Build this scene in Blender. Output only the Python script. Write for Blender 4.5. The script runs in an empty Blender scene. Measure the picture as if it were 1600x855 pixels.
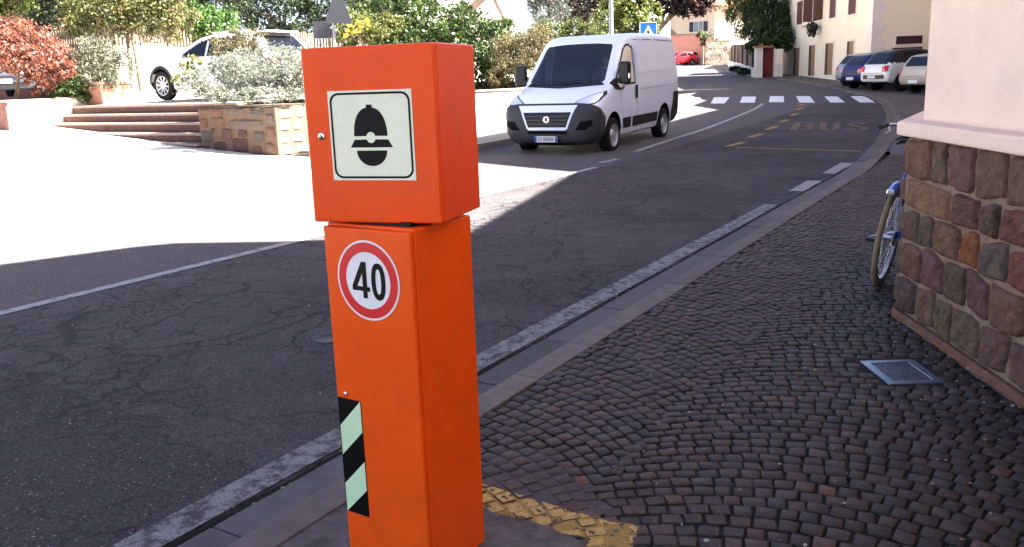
import bpy, bmesh, math, random
import numpy as np
from mathutils import Vector, Matrix
from mathutils.bvhtree import BVHTree
from mathutils.geometry import tessellate_polygon

random.seed(7); RNG = np.random.default_rng(7)
SC = bpy.context.scene
COL = SC.collection
R = math.radians

# ------------------------------------------------------------------ camera, sky, sun, exposure
F = 1350.0; PITCH = R(12.75); ROLL = R(-2.0); EYE = 1.5
_fw = np.array([0, math.cos(PITCH), -math.sin(PITCH)]); _up0 = np.array([0, math.sin(PITCH), math.cos(PITCH)]); _rt0 = np.array([1., 0, 0])
_rt = math.cos(ROLL)*_rt0 + math.sin(ROLL)*_up0; _up = -math.sin(ROLL)*_rt0 + math.cos(ROLL)*_up0
cam = bpy.data.cameras.new('camera'); cam.lens = F/1600*36; cam.sensor_width = 36; cam.clip_start = .05; cam.clip_end = 3000
camo = bpy.data.objects.new('camera', cam); COL.objects.link(camo); SC.camera = camo
camo.matrix_world = Matrix(((_rt[0], _up[0], -_fw[0], 0), (_rt[1], _up[1], -_fw[1], 0), (_rt[2], _up[2], -_fw[2], EYE), (0, 0, 0, 1)))

SUN_AZ = R(-8)      # direction to the sun in plan, from +X
SUN_EL = R(46)
TOSUN = Vector((math.cos(SUN_AZ)*math.cos(SUN_EL), math.sin(SUN_AZ)*math.cos(SUN_EL), math.sin(SUN_EL)))
W = bpy.data.worlds.new('World'); SC.world = W; W.use_nodes = True
wn = W.node_tree.nodes; wl = W.node_tree.links
sky = wn.new('ShaderNodeTexSky'); sky.sky_type = 'NISHITA'; sky.sun_disc = False
sky.sun_elevation = SUN_EL; sky.sun_rotation = math.pi/2 - SUN_AZ
sky.air_density = 0.6; sky.dust_density = 2.0; sky.ozone_density = 1.0; sky.altitude = 300
wn['Background'].inputs['Strength'].default_value = 0.05
hz_ = wn.new('ShaderNodeMix'); hz_.data_type = 'RGBA'; hz_.blend_type = 'MULTIPLY'; hz_.inputs[0].default_value = 1; hz_.inputs[7].default_value = (1.0, .9, .86, 1)   # a hazy, less blue sky
wl.new(sky.outputs[0], hz_.inputs[6]); wl.new(hz_.outputs[2], wn['Background'].inputs['Color'])
sl = bpy.data.lights.new('sun', 'SUN'); sl.energy = 5.0; sl.angle = R(.5); sl.color = (1, .95, .87)
slo = bpy.data.objects.new('sun', sl); COL.objects.link(slo); slo.rotation_euler = TOSUN.to_track_quat('Z', 'Y').to_euler()
slo.location = (40, -6, 40)
SC.view_settings.view_transform = 'Standard'; SC.view_settings.look = 'None'; SC.view_settings.gamma = 1
SC.view_settings.exposure = 3.85
SC.view_settings.use_curve_mapping = False
SC.render.engine = 'CYCLES'
SC.cycles.max_bounces = 8; SC.cycles.diffuse_bounces = 4; SC.cycles.glossy_bounces = 3; SC.cycles.transparent_max_bounces = 12
SC.cycles.use_denoising = True

# ------------------------------------------------------------------ geometry of the place
U = np.array([.518, .855]); N = np.array([.855, -.518])       # along the road, to its right

def SN(s, n): p = U*s + N*n; return float(p[0]), float(p[1])
def s_of(x, y): return x*U[0]+y*U[1]
def n_of(x, y): return x*N[0]+y*N[1]
def sp(v, k=1.0): return k*np.logaddexp(0, v/k)
def zt(y): return 0.027*sp(np.asarray(y, float)-17, 2.0)
def zground(x, y):
    n = n_of(x, y)
    return zt(y) + (.057*sp(-n-13.7, .4) - .057*sp(-n-40, 4))/(1+np.exp((s_of(x, y)-24)/1.5))
def ray(px, py): return _fw + _rt*(px-800)/F - _up*(py-427.5)/F
def ground_at(px, py, off=0.0):
    d = ray(px, py); t = .5
    ts = np.linspace(.5, 220, 44000); zz = EYE + ts*d[2] - zt(ts*d[1]) - off
    t = ts[np.argmax(zz < 0)]
    return float(d[0]*t), float(d[1]*t)
def at_depth(px, py, y):
    d = ray(px, py); t = y/d[1]; return Vector((d[0]*t, y, EYE+d[2]*t))
def at_plane(px, py, P, nrm):
    d = ray(px, py); o = np.array([0, 0, EYE]); P = np.asarray(P, float); nrm = np.asarray(nrm, float)
    t = nrm@(P-o)/(nrm@d); return o + d*t

# ------------------------------------------------------------------ materials
def new_mat(name):
    m = bpy.data.materials.new(name); m.use_nodes = True
    return m, m.node_tree.nodes, m.node_tree.links, m.node_tree.nodes['Principled BSDF']
def mat(name, col, rough=.6, metal=0.0, var=.0, scale=6.0, bump=0.0, bscale=60.0, coat=0.0, spec=.22, dirt=0.0, dirtcol=(.12, .1, .08), attr=None, dscale=2.0):
    m, nd, lk, b = new_mat(name)
    b.inputs['Roughness'].default_value = rough; b.inputs['Metallic'].default_value = metal
    b.inputs['Coat Weight'].default_value = coat; b.inputs['Specular IOR Level'].default_value = spec
    b.inputs['Coat Roughness'].default_value = .08
    tc = nd.new('ShaderNodeTexCoord')
    if attr:
        a = nd.new('ShaderNodeAttribute'); a.attribute_name = attr; src = a.outputs['Color']
    else:
        c = nd.new('ShaderNodeRGB'); c.outputs[0].default_value = (*col, 1); src = c.outputs[0]
    if var:
        n = nd.new('ShaderNodeTexNoise'); n.inputs['Scale'].default_value = scale; n.inputs['Detail'].default_value = 6; n.inputs['Roughness'].default_value = .65
        lk.new(tc.outputs['Object'], n.inputs['Vector'])
        mr = nd.new('ShaderNodeMapRange'); mr.inputs[1].default_value = .3; mr.inputs[2].default_value = .7; mr.inputs[3].default_value = 1-var; mr.inputs[4].default_value = 1+var
        lk.new(n.outputs[0], mr.inputs[0])
        mx = nd.new('ShaderNodeMix'); mx.data_type = 'RGBA'; mx.blend_type = 'MULTIPLY'; mx.inputs[0].default_value = 1
        lk.new(src, mx.inputs[6]); lk.new(mr.outputs[0], mx.inputs[7]); src = mx.outputs[2]
    if dirt:
        n2 = nd.new('ShaderNodeTexNoise'); n2.inputs['Scale'].default_value = dscale; n2.inputs['Detail'].default_value = 8; n2.inputs['Roughness'].default_value = .7
        lk.new(tc.outputs['Object'], n2.inputs['Vector'])
        r2 = nd.new('ShaderNodeMapRange'); r2.inputs[1].default_value = .5; r2.inputs[2].default_value = .75; r2.inputs[3].default_value = 0; r2.inputs[4].default_value = dirt
        lk.new(n2.outputs[0], r2.inputs[0])
        m2 = nd.new('ShaderNodeMix'); m2.data_type = 'RGBA'; m2.inputs[7].default_value = (*dirtcol, 1)
        lk.new(r2.outputs[0], m2.inputs[0]); lk.new(src, m2.inputs[6]); src = m2.outputs[2]
    lk.new(src, b.inputs['Base Color'])
    if bump:
        n3 = nd.new('ShaderNodeTexNoise'); n3.inputs['Scale'].default_value = bscale; n3.inputs['Detail'].default_value = 5
        lk.new(tc.outputs['Object'], n3.inputs['Vector'])
        bp = nd.new('ShaderNodeBump'); bp.inputs['Strength'].default_value = bump; bp.inputs['Distance'].default_value = .01
        lk.new(n3.outputs[0], bp.inputs['Height']); lk.new(bp.outputs[0], b.inputs['Normal'])
    return m
def leaf_mat(name, trans=.35, rough=.5):
    m, nd, lk, b = new_mat(name)
    a = nd.new('ShaderNodeAttribute'); a.attribute_name = 'col'
    lk.new(a.outputs['Color'], b.inputs['Base Color']); b.inputs['Roughness'].default_value = rough; b.inputs['Specular IOR Level'].default_value = .35
    t = nd.new('ShaderNodeBsdfTranslucent'); lk.new(a.outputs['Color'], t.inputs['Color'])
    mx = nd.new('ShaderNodeMixShader'); mx.inputs[0].default_value = trans
    lk.new(b.outputs[0], mx.inputs[1]); lk.new(t.outputs[0], mx.inputs[2]); lk.new(mx.outputs[0], nd['Material Output'].inputs['Surface'])
    return m
def glass_mat(name, tint=(.5, .55, .6), rough=.02, op=.0):
    m, nd, lk, b = new_mat(name)
    t = nd.new('ShaderNodeBsdfTransparent'); t.inputs[0].default_value = (*tint, 1)
    g = nd.new('ShaderNodeBsdfGlossy'); g.inputs['Roughness'].default_value = rough; g.inputs['Color'].default_value = (.9, .95, 1, 1)
    fr = nd.new('ShaderNodeFresnel'); fr.inputs[0].default_value = 1.6
    mx = nd.new('ShaderNodeMixShader'); lk.new(fr.outputs[0], mx.inputs[0]); lk.new(t.outputs[0], mx.inputs[1]); lk.new(g.outputs[0], mx.inputs[2])
    lk.new(mx.outputs[0], nd['Material Output'].inputs['Surface'])
    return m

# ------------------------------------------------------------------ objects
def tag(o, label=None, cat=None, group=None, kind=None):
    if label: o['label'] = label
    if cat: o['category'] = cat
    if group: o['group'] = group
    if kind: o['kind'] = kind
    return o
def thing(name, label, cat, loc=(0, 0, 0), rz=0.0, group=None):
    o = bpy.data.objects.new(name, None); COL.objects.link(o); o.location = loc; o.rotation_euler = (0, 0, rz)
    o.empty_display_size = .2
    return tag(o, label, cat, group)
def link(name, me, m=None, parent=None):
    o = bpy.data.objects.new(name, me); COL.objects.link(o)
    if parent: o.parent = parent
    if m is not None and not me.materials: me.materials.append(m)
    return o
def copy_tree(o, parent=None):
    c = o.copy(); COL.objects.link(c)
    if parent: c.parent = parent
    for ch in list(o.children): copy_tree(ch, c)
    return c
def smooth(me, ang=35):
    bm = bmesh.new(); bm.from_mesh(me)
    for f in bm.faces: f.smooth = True
    a = R(ang)
    for e in bm.edges:
        e.smooth = not (len(e.link_faces) == 2 and e.calc_face_angle(0) > a)
    bm.to_mesh(me); bm.free()

class MB:
    """Collects shapes and links them as one mesh object."""
    def __init__(s): s.v = []; s.f = []; s.c = []; s.cur = None
    def add(s, vs, fs, col=None):
        b = len(s.v); s.v += [tuple(map(float, p)) for p in vs]; s.f += [tuple(i+b for i in f) for f in fs]
        s.c += [col if col is not None else (s.cur or (1, 1, 1))]*len(fs); return s
    def box(s, c, d, rz=0.0, col=None, M=None):
        x, y, z = [k/2 for k in d]; ca, sa = math.cos(rz), math.sin(rz); vs = []
        for dz in (-z, z):
            for dx, dy in ((-x, -y), (x, -y), (x, y), (-x, y)):
                vs.append((c[0]+dx*ca-dy*sa, c[1]+dx*sa+dy*ca, c[2]+dz))
        if M: vs = [M @ Vector(v) for v in vs]
        return s.add(vs, [(0, 3, 2, 1), (4, 5, 6, 7), (0, 1, 5, 4), (1, 2, 6, 5), (2, 3, 7, 6), (3, 0, 4, 7)], col)
    def prism(s, poly, z0, z1, col=None):
        """poly: list of (x,y) counter-clockwise, z0/z1 numbers or lists"""
        n = len(poly); a = z0 if hasattr(z0, '__len__') else [z0]*n; b = z1 if hasattr(z1, '__len__') else [z1]*n
        vs = [(p[0], p[1], a[i]) for i, p in enumerate(poly)]+[(p[0], p[1], b[i]) for i, p in enumerate(poly)]
        fs = [tuple(range(n))[::-1], tuple(range(n, 2*n))]+[(i, (i+1) % n, n+(i+1) % n, n+i) for i in range(n)]
        return s.add(vs, fs, col)
    def extrude(s, pts, vec, col=None):
        """planar 3-D polygon swept along vec"""
        n = len(pts); q = [Vector(p)+Vector(vec) for p in pts]
        return s.add(list(pts)+q, [tuple(range(n))[::-1], tuple(range(n, 2*n))]+[(i, (i+1) % n, n+(i+1) % n, n+i) for i in range(n)], col)
    def tube(s, path, r, n=8, col=None, cap=True):
        path = [Vector(p) for p in path]; rs = r if hasattr(r, '__len__') else [r]*len(path)
        vs = []; fs = []; prev = None
        for i, p in enumerate(path):
            t = (path[min(i+1, len(path)-1)]-path[max(i-1, 0)]).normalized()
            if prev is None:
                a = Vector((0, 0, 1)) if abs(t.z) < .9 else Vector((1, 0, 0)); e = t.cross(a).normalized()
            else:
                e = (prev - t*prev.dot(t)).normalized()
            prev = e; g = t.cross(e)
            for k in range(n):
                an = 2*math.pi*k/n; vs.append(p+(e*math.cos(an)+g*math.sin(an))*rs[i])
        for i in range(len(path)-1):
            for k in range(n):
                fs.append((i*n+k, i*n+(k+1) % n, (i+1)*n+(k+1) % n, (i+1)*n+k))
        if cap: fs += [tuple(range(n))[::-1], tuple(range((len(path)-1)*n, len(path)*n))]
        return s.add(vs, fs, col)
    def lathe(s, prof, axis='z', n=24, c=(0, 0, 0), col=None, cap=False, M=None):
        vs = []; fs = []; m = len(prof)
        for k in range(n):
            a = 2*math.pi*k/n; ca, sa = math.cos(a), math.sin(a)
            for r, h in prof:
                p = (r*ca, r*sa, h) if axis == 'z' else (r*ca, h, r*sa) if axis == 'y' else (h, r*ca, r*sa)
                p = Vector((p[0]+c[0], p[1]+c[1], p[2]+c[2])); vs.append(M @ p if M else p)
        for k in range(n):
            for i in range(m-1):
                fs.append((k*m+i, ((k+1) % n)*m+i, ((k+1) % n)*m+i+1, k*m+i+1))
        if cap: fs += [tuple(k*m for k in range(n)), tuple(k*m+m-1 for k in range(n))]
        return s.add(vs, fs, col)
    def ball(s, c, r, n=10, col=None, M=None):
        rx = r if hasattr(r, '__len__') else (r, r, r); vs = []; fs = []; m = max(4, n//2)
        for i in range(m+1):
            th = math.pi*i/m
            for k in range(n):
                a = 2*math.pi*k/n; p = Vector((c[0]+rx[0]*math.sin(th)*math.cos(a), c[1]+rx[1]*math.sin(th)*math.sin(a), c[2]+rx[2]*math.cos(th))); vs.append(M @ p if M else p)
        for i in range(m):
            for k in range(n): fs.append((i*n+k, (i+1)*n+k, (i+1)*n+(k+1) % n, i*n+(k+1) % n))
        return s.add(vs, fs, col)
    def build(s, name, m=None, parent=None, bevel=0.0, sm=None, seg=2, fix=True):
        me = bpy.data.meshes.new(name); me.from_pydata(s.v, [], s.f)
        if s.cur is not None or any(c != (1, 1, 1) for c in s.c):
            at = me.attributes.new('col', 'FLOAT_COLOR', 'FACE')
            at.data.foreach_set('color', np.array([(*c, 1) for c in s.c], np.float32).ravel())
        if fix:
            bm = bmesh.new(); bm.from_mesh(me); bmesh.ops.remove_doubles(bm, verts=bm.verts, dist=1e-5); bmesh.ops.recalc_face_normals(bm, faces=bm.faces); bm.to_mesh(me); bm.free()
        if sm: smooth(me, sm)
        o = link(name, me, m, parent)
        if bevel:
            b = o.modifiers.new('bevel', 'BEVEL'); b.width = bevel; b.segments = seg; b.limit_method = 'ANGLE'; b.angle_limit = R(40); b.harden_normals = False
        return o

def raw_mesh(name, V, Fq, col=None, m=None, parent=None):
    """numpy verts and quads (k per face) with one colour per face"""
    me = bpy.data.meshes.new(name); k = Fq.shape[1]; nf = len(Fq)
    me.vertices.add(len(V)); me.vertices.foreach_set('co', np.asarray(V, np.float32).ravel())
    me.loops.add(nf*k); me.loops.foreach_set('vertex_index', Fq.astype(np.int32).ravel())
    me.polygons.add(nf); me.polygons.foreach_set('loop_start', np.arange(0, nf*k, k, dtype=np.int32))
    me.update(calc_edges=True); me.validate()
    if col is not None:
        at = me.attributes.new('col', 'FLOAT_COLOR', 'FACE')
        at.data.foreach_set('color', np.hstack([col, np.ones((nf, 1))]).astype(np.float32).ravel())
    return link(name, me, m, parent)
def sheet(name, poly, off, m, step=2.0, kind='structure', zf=None, parent=None):
    """a plan polygon draped over the terrain"""
    bm = bmesh.new(); vs = [bm.verts.new((p[0], p[1], 0)) for p in poly]
    for t in tessellate_polygon([[Vector((p[0], p[1], 0)) for p in poly]]):
        try: bm.faces.new([vs[i] for i in t])
        except ValueError: pass
    xs = [p[0] for p in poly]; ys = [p[1] for p in poly]
    for ax, lo, hi in ((0, min(xs), max(xs)), (1, min(ys), max(ys))):
        k = math.floor(lo/step)*step+step
        while k < hi:
            co = (k, 0, 0) if ax == 0 else (0, k, 0); no = (1, 0, 0) if ax == 0 else (0, 1, 0)
            bmesh.ops.bisect_plane(bm, geom=bm.verts[:]+bm.edges[:]+bm.faces[:], plane_co=co, plane_no=no, dist=1e-4); k += step
    for v in bm.verts: v.co.z = float((zf or (lambda x, y: zt(y)))(v.co.x, v.co.y))+off
    bmesh.ops.recalc_face_normals(bm, faces=bm.faces)
    if sum(f.normal.z for f in bm.faces) < 0: bmesh.ops.reverse_faces(bm, faces=bm.faces)
    me = bpy.data.meshes.new(name); bm.to_mesh(me); bm.free()
    o = link(name, me, m, parent)
    if kind: o['kind'] = kind
    return o
def spline(pts, k=8):
    P = [np.array(p, float) for p in pts]; out = []
    for i in range(len(P)-1):
        a = P[max(i-1, 0)]; b = P[i]; c = P[i+1]; d = P[min(i+2, len(P)-1)]
        for j in range(k):
            t = j/k; out.append(.5*((2*b)+(c-a)*t+(2*a-5*b+4*c-d)*t*t+(3*b-3*c+d-a)*t**3))
    out.append(P[-1]); return out
def strip(name, line, w, off, m, kind='structure'):
    """painted strip of width w centred on a plan polyline"""
    V = []; Fc = []
    for i, p in enumerate(line):
        t = np.array(line[min(i+1, len(line)-1)])-np.array(line[max(i-1, 0)]); t = t/np.linalg.norm(t); q = np.array([t[1], -t[0]])*w/2
        for e in (np.array(p)-q, np.array(p)+q): V.append((e[0], e[1], float(zt(e[1]))+off))
    for i in range(len(line)-1): Fc.append((2*i, 2*i+1, 2*i+3, 2*i+2))
    me = bpy.data.meshes.new(name); me.from_pydata(V, [], Fc); o = link(name, me, m); o['kind'] = kind; return o
WORLD = []
def wthing(name, label, cat, loc, group=None):
    """a thing whose parts are written in world coordinates; settled at the end of the script"""
    o = thing(name, label, cat, loc, 0, group); WORLD.append(o); return o

# ------------------------------------------------------------------ large structure: ground, road, pavement
RO = -.03                                   # the carriageway lies this much below the pavement
def P(px, py, off=RO): return ground_at(px, py, off)

M_earth = mat('earth', (.16, .14, .1), .95, var=.3, scale=.4, bump=.4, bscale=8)
M_road = None
def asphalt():
    m, nd, lk, b = new_mat('asphalt'); b.inputs['Roughness'].default_value = .85; b.inputs['Specular IOR Level'].default_value = .12
    tc = nd.new('ShaderNodeTexCoord'); obj = tc.outputs['Object']
    def noise(sc, det=5, rough=.6, vec=None):
        n = nd.new('ShaderNodeTexNoise'); n.inputs['Scale'].default_value = sc; n.inputs['Detail'].default_value = det; n.inputs['Roughness'].default_value = rough
        lk.new(vec or obj, n.inputs['Vector']); return n
    def rng(src, a, b_, c, d):
        r = nd.new('ShaderNodeMapRange'); r.inputs[1].default_value = a; r.inputs[2].default_value = b_; r.inputs[3].default_value = c; r.inputs[4].default_value = d; lk.new(src, r.inputs[0]); return r.outputs[0]
    def math_(op, a, b_=None):
        n = nd.new('ShaderNodeMath'); n.operation = op; lk.new(a, n.inputs[0])
        if b_ is not None:
            if isinstance(b_, (int, float)): n.inputs[1].default_value = b_
            else: lk.new(b_, n.inputs[1])
        return n.outputs[0]
    def mix(f, a, b_, blend='MIX'):
        n = nd.new('ShaderNodeMix'); n.data_type = 'RGBA'; n.blend_type = blend
        if isinstance(f, (int, float)): n.inputs[0].default_value = f
        else: lk.new(f, n.inputs[0])
        for i, q in ((6, a), (7, b_)):
            if isinstance(q, tuple): n.inputs[i].default_value = (*q, 1)
            else: lk.new(q, n.inputs[i])
        return n.outputs[2]
    big = noise(.35, 4); mid = noise(3.5, 6)
    col = mix(rng(big.outputs[0], .35, .65, 0, 1), (.059, .052, .0555), (.09, .079, .083))
    col = mix(rng(mid.outputs[0], .4, .7, 0, .5), col, (.044, .0385, .0415))
    # resurfaced patch: darker binder, more bright chippings, its edge an open joint
    a = np.array(P(0, 563)); c = np.array(P(330, 705)); d = (c-a)/np.linalg.norm(c-a); q = np.array([-d[1], d[0]])
    dn = noise(4, 4); 
    dot = nd.new('ShaderNodeVectorMath'); dot.operation = 'DOT_PRODUCT'; lk.new(obj, dot.inputs[0]); dot.inputs[1].default_value = (q[0], q[1], 0)
    dist = math_('SUBTRACT', dot.outputs['Value'], float(q@a)); dist = math_('ADD', dist, rng(dn.outputs[0], .3, .7, -.09, .09))
    patch = rng(dist, .01, -.02, 0, 1)
    col = mix(math_('MULTIPLY', patch, .6), col, (.043, .0375, .0415))
    joint = rng(math_('ABSOLUTE', dist), .004, .022, 1, 0); jb = noise(2.3, 3); joint = math_('MULTIPLY', joint, rng(jb.outputs[0], .42, .55, 0, .85))
    # the lane across the centre line was laid later, smoother and paler
    lane = nd.new('ShaderNodeVectorMath'); lane.operation = 'DOT_PRODUCT'; lk.new(obj, lane.inputs[0]); lane.inputs[1].default_value = (N[0], N[1], 0)
    lane_f = rng(lane.outputs['Value'], -6.22, -6.30, 0, 1)
    col = mix(math_('MULTIPLY', lane_f, .8), col, (.1, .09, .095))
    # chippings
    v = nd.new('ShaderNodeTexVoronoi'); v.inputs['Scale'].default_value = 105; lk.new(obj, v.inputs['Vector'])
    sep = nd.new('ShaderNodeSeparateColor'); lk.new(v.outputs['Color'], sep.inputs[0])
    chip = math_('MULTIPLY', rng(sep.outputs[0], .93, .95, 0, 1), rng(v.outputs['Distance'], .25, .4, 1, 0))
    chip2 = math_('MULTIPLY', rng(sep.outputs[1], .97, .975, 0, 1), rng(v.outputs['Distance'], .3, .45, 1, 0))
    tone = rng(sep.outputs[2], 0, 1, .55, 1.45)
    col = mix(1.0, col, mix(0.0, tone, tone), 'MULTIPLY')
    col = mix(math_('MULTIPLY', chip, .5), col, (.17, .16, .165))
    col = mix(math_('MULTIPLY', chip2, math_('ADD', math_('MULTIPLY', patch, .45), .35)), col, (.42, .4, .4))
    # crazing
    wv = noise(2.2, 5); addv = nd.new('ShaderNodeVectorMath'); addv.operation = 'MULTIPLY_ADD'; lk.new(wv.outputs['Color'], addv.inputs[0]); addv.inputs[1].default_value = (.55, .55, 0); lk.new(obj, addv.inputs[2])
    def cracks(scale, w, lo, hi, ms):
        e = nd.new('ShaderNodeTexVoronoi'); e.feature = 'DISTANCE_TO_EDGE'; e.inputs['Scale'].default_value = scale; lk.new(addv.outputs[0], e.inputs['Vector'])
        mk = noise(ms, 3)
        return math_('MULTIPLY', rng(e.outputs['Distance'], w*.3, w, 1, 0), rng(mk.outputs[0], lo, hi, 0, 1))
    ck = math_('MAXIMUM', cracks(1.1, .013, .42, .52, .5), cracks(3.4, .026, .44, .54, .45)); ck = math_('MAXIMUM', ck, cracks(8.0, .06, .52, .62, .6)); ck = math_('MAXIMUM', ck, joint)
    ck = math_('MULTIPLY', ck, rng(lane_f, 0, 1, 1, .12)); col = mix(math_('MULTIPLY', ck, .68), col, (.012, .011, .012))
    lk.new(col, b.inputs['Base Color'])
    fine = noise(160, 3); h = math_('SUBTRACT', fine.outputs[0], math_('MULTIPLY', ck, 2.0)); h = math_('ADD', h, math_('MULTIPLY', v.outputs['Distance'], -.8))
    bp = nd.new('ShaderNodeBump'); bp.inputs['Strength'].default_value = .9; bp.inputs['Distance'].default_value = .012; lk.new(h, bp.inputs['Height']); lk.new(bp.outputs[0], b.inputs['Normal'])
    return m
M_road = asphalt()
def paint(name, colr, wear, scale=18, under=(.07, .063, .064)):
    m, nd, lk, b = new_mat(name); b.inputs['Roughness'].default_value = .75; b.inputs['Specular IOR Level'].default_value = .15
    tc = nd.new('ShaderNodeTexCoord'); n = nd.new('ShaderNodeTexNoise'); n.inputs['Scale'].default_value = scale; n.inputs['Detail'].default_value = 9; n.inputs['Roughness'].default_value = .75; lk.new(tc.outputs['Object'], n.inputs['Vector'])
    r = nd.new('ShaderNodeMapRange'); r.inputs[1].default_value = wear-.07; r.inputs[2].default_value = wear+.07; lk.new(n.outputs[0], r.inputs[0])
    v = nd.new('ShaderNodeTexVoronoi'); v.inputs['Scale'].default_value = 130; lk.new(tc.outputs['Object'], v.inputs['Vector'])
    r2 = nd.new('ShaderNodeMapRange'); r2.inputs[1].default_value = .2; r2.inputs[2].default_value = .7; r2.inputs[3].default_value = 1; r2.inputs[4].default_value = .6; lk.new(v.outputs['Distance'], r2.inputs[0])
    mx = nd.new('ShaderNodeMix'); mx.data_type = 'RGBA'; mx.inputs[6].default_value = (*under, 1); mx.inputs[7].default_value = (*colr, 1); lk.new(r.outputs[0], mx.inputs[0])
    m2 = nd.new('ShaderNodeMix'); m2.data_type = 'RGBA'; m2.blend_type = 'MULTIPLY'; m2.inputs[0].default_value = 1; lk.new(mx.outputs[2], m2.inputs[6]); lk.new(r2.outputs[0], m2.inputs[7])
    lk.new(m2.outputs[2], b.inputs['Base Color'])
    bp = nd.new('ShaderNodeBump'); bp.inputs['Strength'].default_value = .5; bp.inputs['Distance'].default_value = .005; lk.new(n.outputs[0], bp.inputs['Height']); lk.new(bp.outputs[0], b.inputs['Normal'])
    return m
M_white = paint('worn_white_paint', (.255, .247, .247), .475, 14, (.06, .053, .056))

M_white2 = paint('white_paint', (.34, .33, .335), .4, 10, (.068, .06, .064))
M_zebra = paint('fresh_white_paint', (.8, .82, .84), .2, 10)
M_yellow = paint('worn_yellow_paint', (.40, .235, .06), .41, 9, (.05, .045, .046))
M_yellow2 = paint('faded_yellow_paint', (.2, .128, .065), .48, 12, (.05, .045, .046))

# ground reaches the horizon, a little below everything laid on it
gx = np.concatenate([-np.geomspace(900, 40, 14), np.arange(-36, 40, 4), np.geomspace(40, 900, 14)])
gy = np.concatenate([[-300, -100, -40, -20], np.arange(-8, 130, 4), np.geomspace(130, 1500, 12)])
VX, VY = np.meshgrid(gx, gy); VZ = zground(VX, VY)-.12
idx = np.arange(VX.size).reshape(VX.shape)
Fq = np.stack([idx[:-1, :-1], idx[:-1, 1:], idx[1:, 1:], idx[1:, :-1]], -1).reshape(-1, 4)
g = raw_mesh('ground', np.stack([VX, VY, VZ], -1).reshape(-1, 3), Fq, None, M_earth); tag(g, kind='structure')

# right edge of the carriageway (outer line of the gutter)
edge = [SN(s, -2.40) for s in (-6, -2, 0, 2, 4, 6, 8, 10, 12, 14)]
edge += [P(1368, 220), P(1384, 190), P(1383, 176), P(1371, 160), P(1336, 148), P(1269, 132), P(1213, 124), P(1160, 112), P(1135, 104)]
REDGE = [tuple(p) for p in spline(edge, 6)]
left = [SN(s, -10.06) for s in (-6, 0, 6, 12, 18)] + [SN(25, -10.6), SN(33, -12.6), (8.2, 44), (9, 55), (11, 70), (13, 92), (6, 104), (4, 120), (34, 120), (24.6, 97)]
sheet('road', left+REDGE[::-1], RO, M_road, 3.0)

M_plaza = mat('pale_paving', (.54, .5, .46), .85, var=.18, scale=1.2, bump=.3, bscale=40, dirt=.35, dirtcol=(.3, .27, .25))
plaza = [SN(-6, -10.06), SN(0, -10.06), SN(6, -10.06), SN(13.6, -10.06), SN(15.2, -13.6), SN(14.6, -14.2), SN(14.6, -23), SN(14, -60), SN(-6, -60)]
# on the carriageway side of the line the asphalt runs on to the shadowed mouth of the square
sheet('plaza', plaza, RO+.004, M_plaza, 2.0, zf=lambda x, y: zground(x, y))
M_park = mat('parking_asphalt', (.1, .078, .066), .85, var=.25, scale=1.5, bump=.4, bscale=90)
park = [p for p in REDGE if p[1] > 17]
sheet('parking_area', park[::-1]+[SN(16.5, -2.3), SN(16.5, 3), (30, 20), (45, 50), (30, 97)], RO+.02, M_park, 3.0)

# painted markings
cl = [SN(s, -6.28) for s in (-8, 0, 4, 8, 10, 12, 13.2)]
strip('centre_line', cl, .12, RO+.006, M_white2)
strip('centre_line_dash', [P(937, 255), P(965, 249)], .13, RO+.006, M_white2)
far_c = [tuple(p) for p in spline([P(992, 237.5), P(1050, 218), P(1095, 204), P(1150, 183), P(1180, 170), P(1192, 162)], 5)]
strip('centre_line_bend', far_c, .13, RO+.006, M_white2)
strip('centre_line_far', [tuple(p) for p in spline([P(1188, 148), P(1183, 141), P(1168, 134), P(1152, 130)], 5)], .12, RO+.006, M_yellow2)
strip('edge_line', [SN(s, -2.53) for s in np.arange(-3, 10.2, .5)], .16, RO+.006, M_white)
for a, b in ((11.2, 12.3), (13.2, 14.7)):
    strip('edge_line_dash', [SN(a, -2.52), SN(b, -2.54)], .2, RO+.006, M_white2)
strip('parking_line', [P(1213, 124.3), P(1240, 127.5), P(1268, 132)], .16, RO+.03, M_white2)
for a, b, c, d in ((1273, 133.5, 1279, 135), (1286, 136, 1292, 137.3), (1299, 138.8, 1304, 140), (1311, 142, 1316, 142.8), (1323, 144.5, 1328, 145.8), (1335, 148, 1341, 149)):
    strip('parking_line_dash', [P(a, b), P(c, d)], .18, RO+.03, M_white2)
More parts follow.
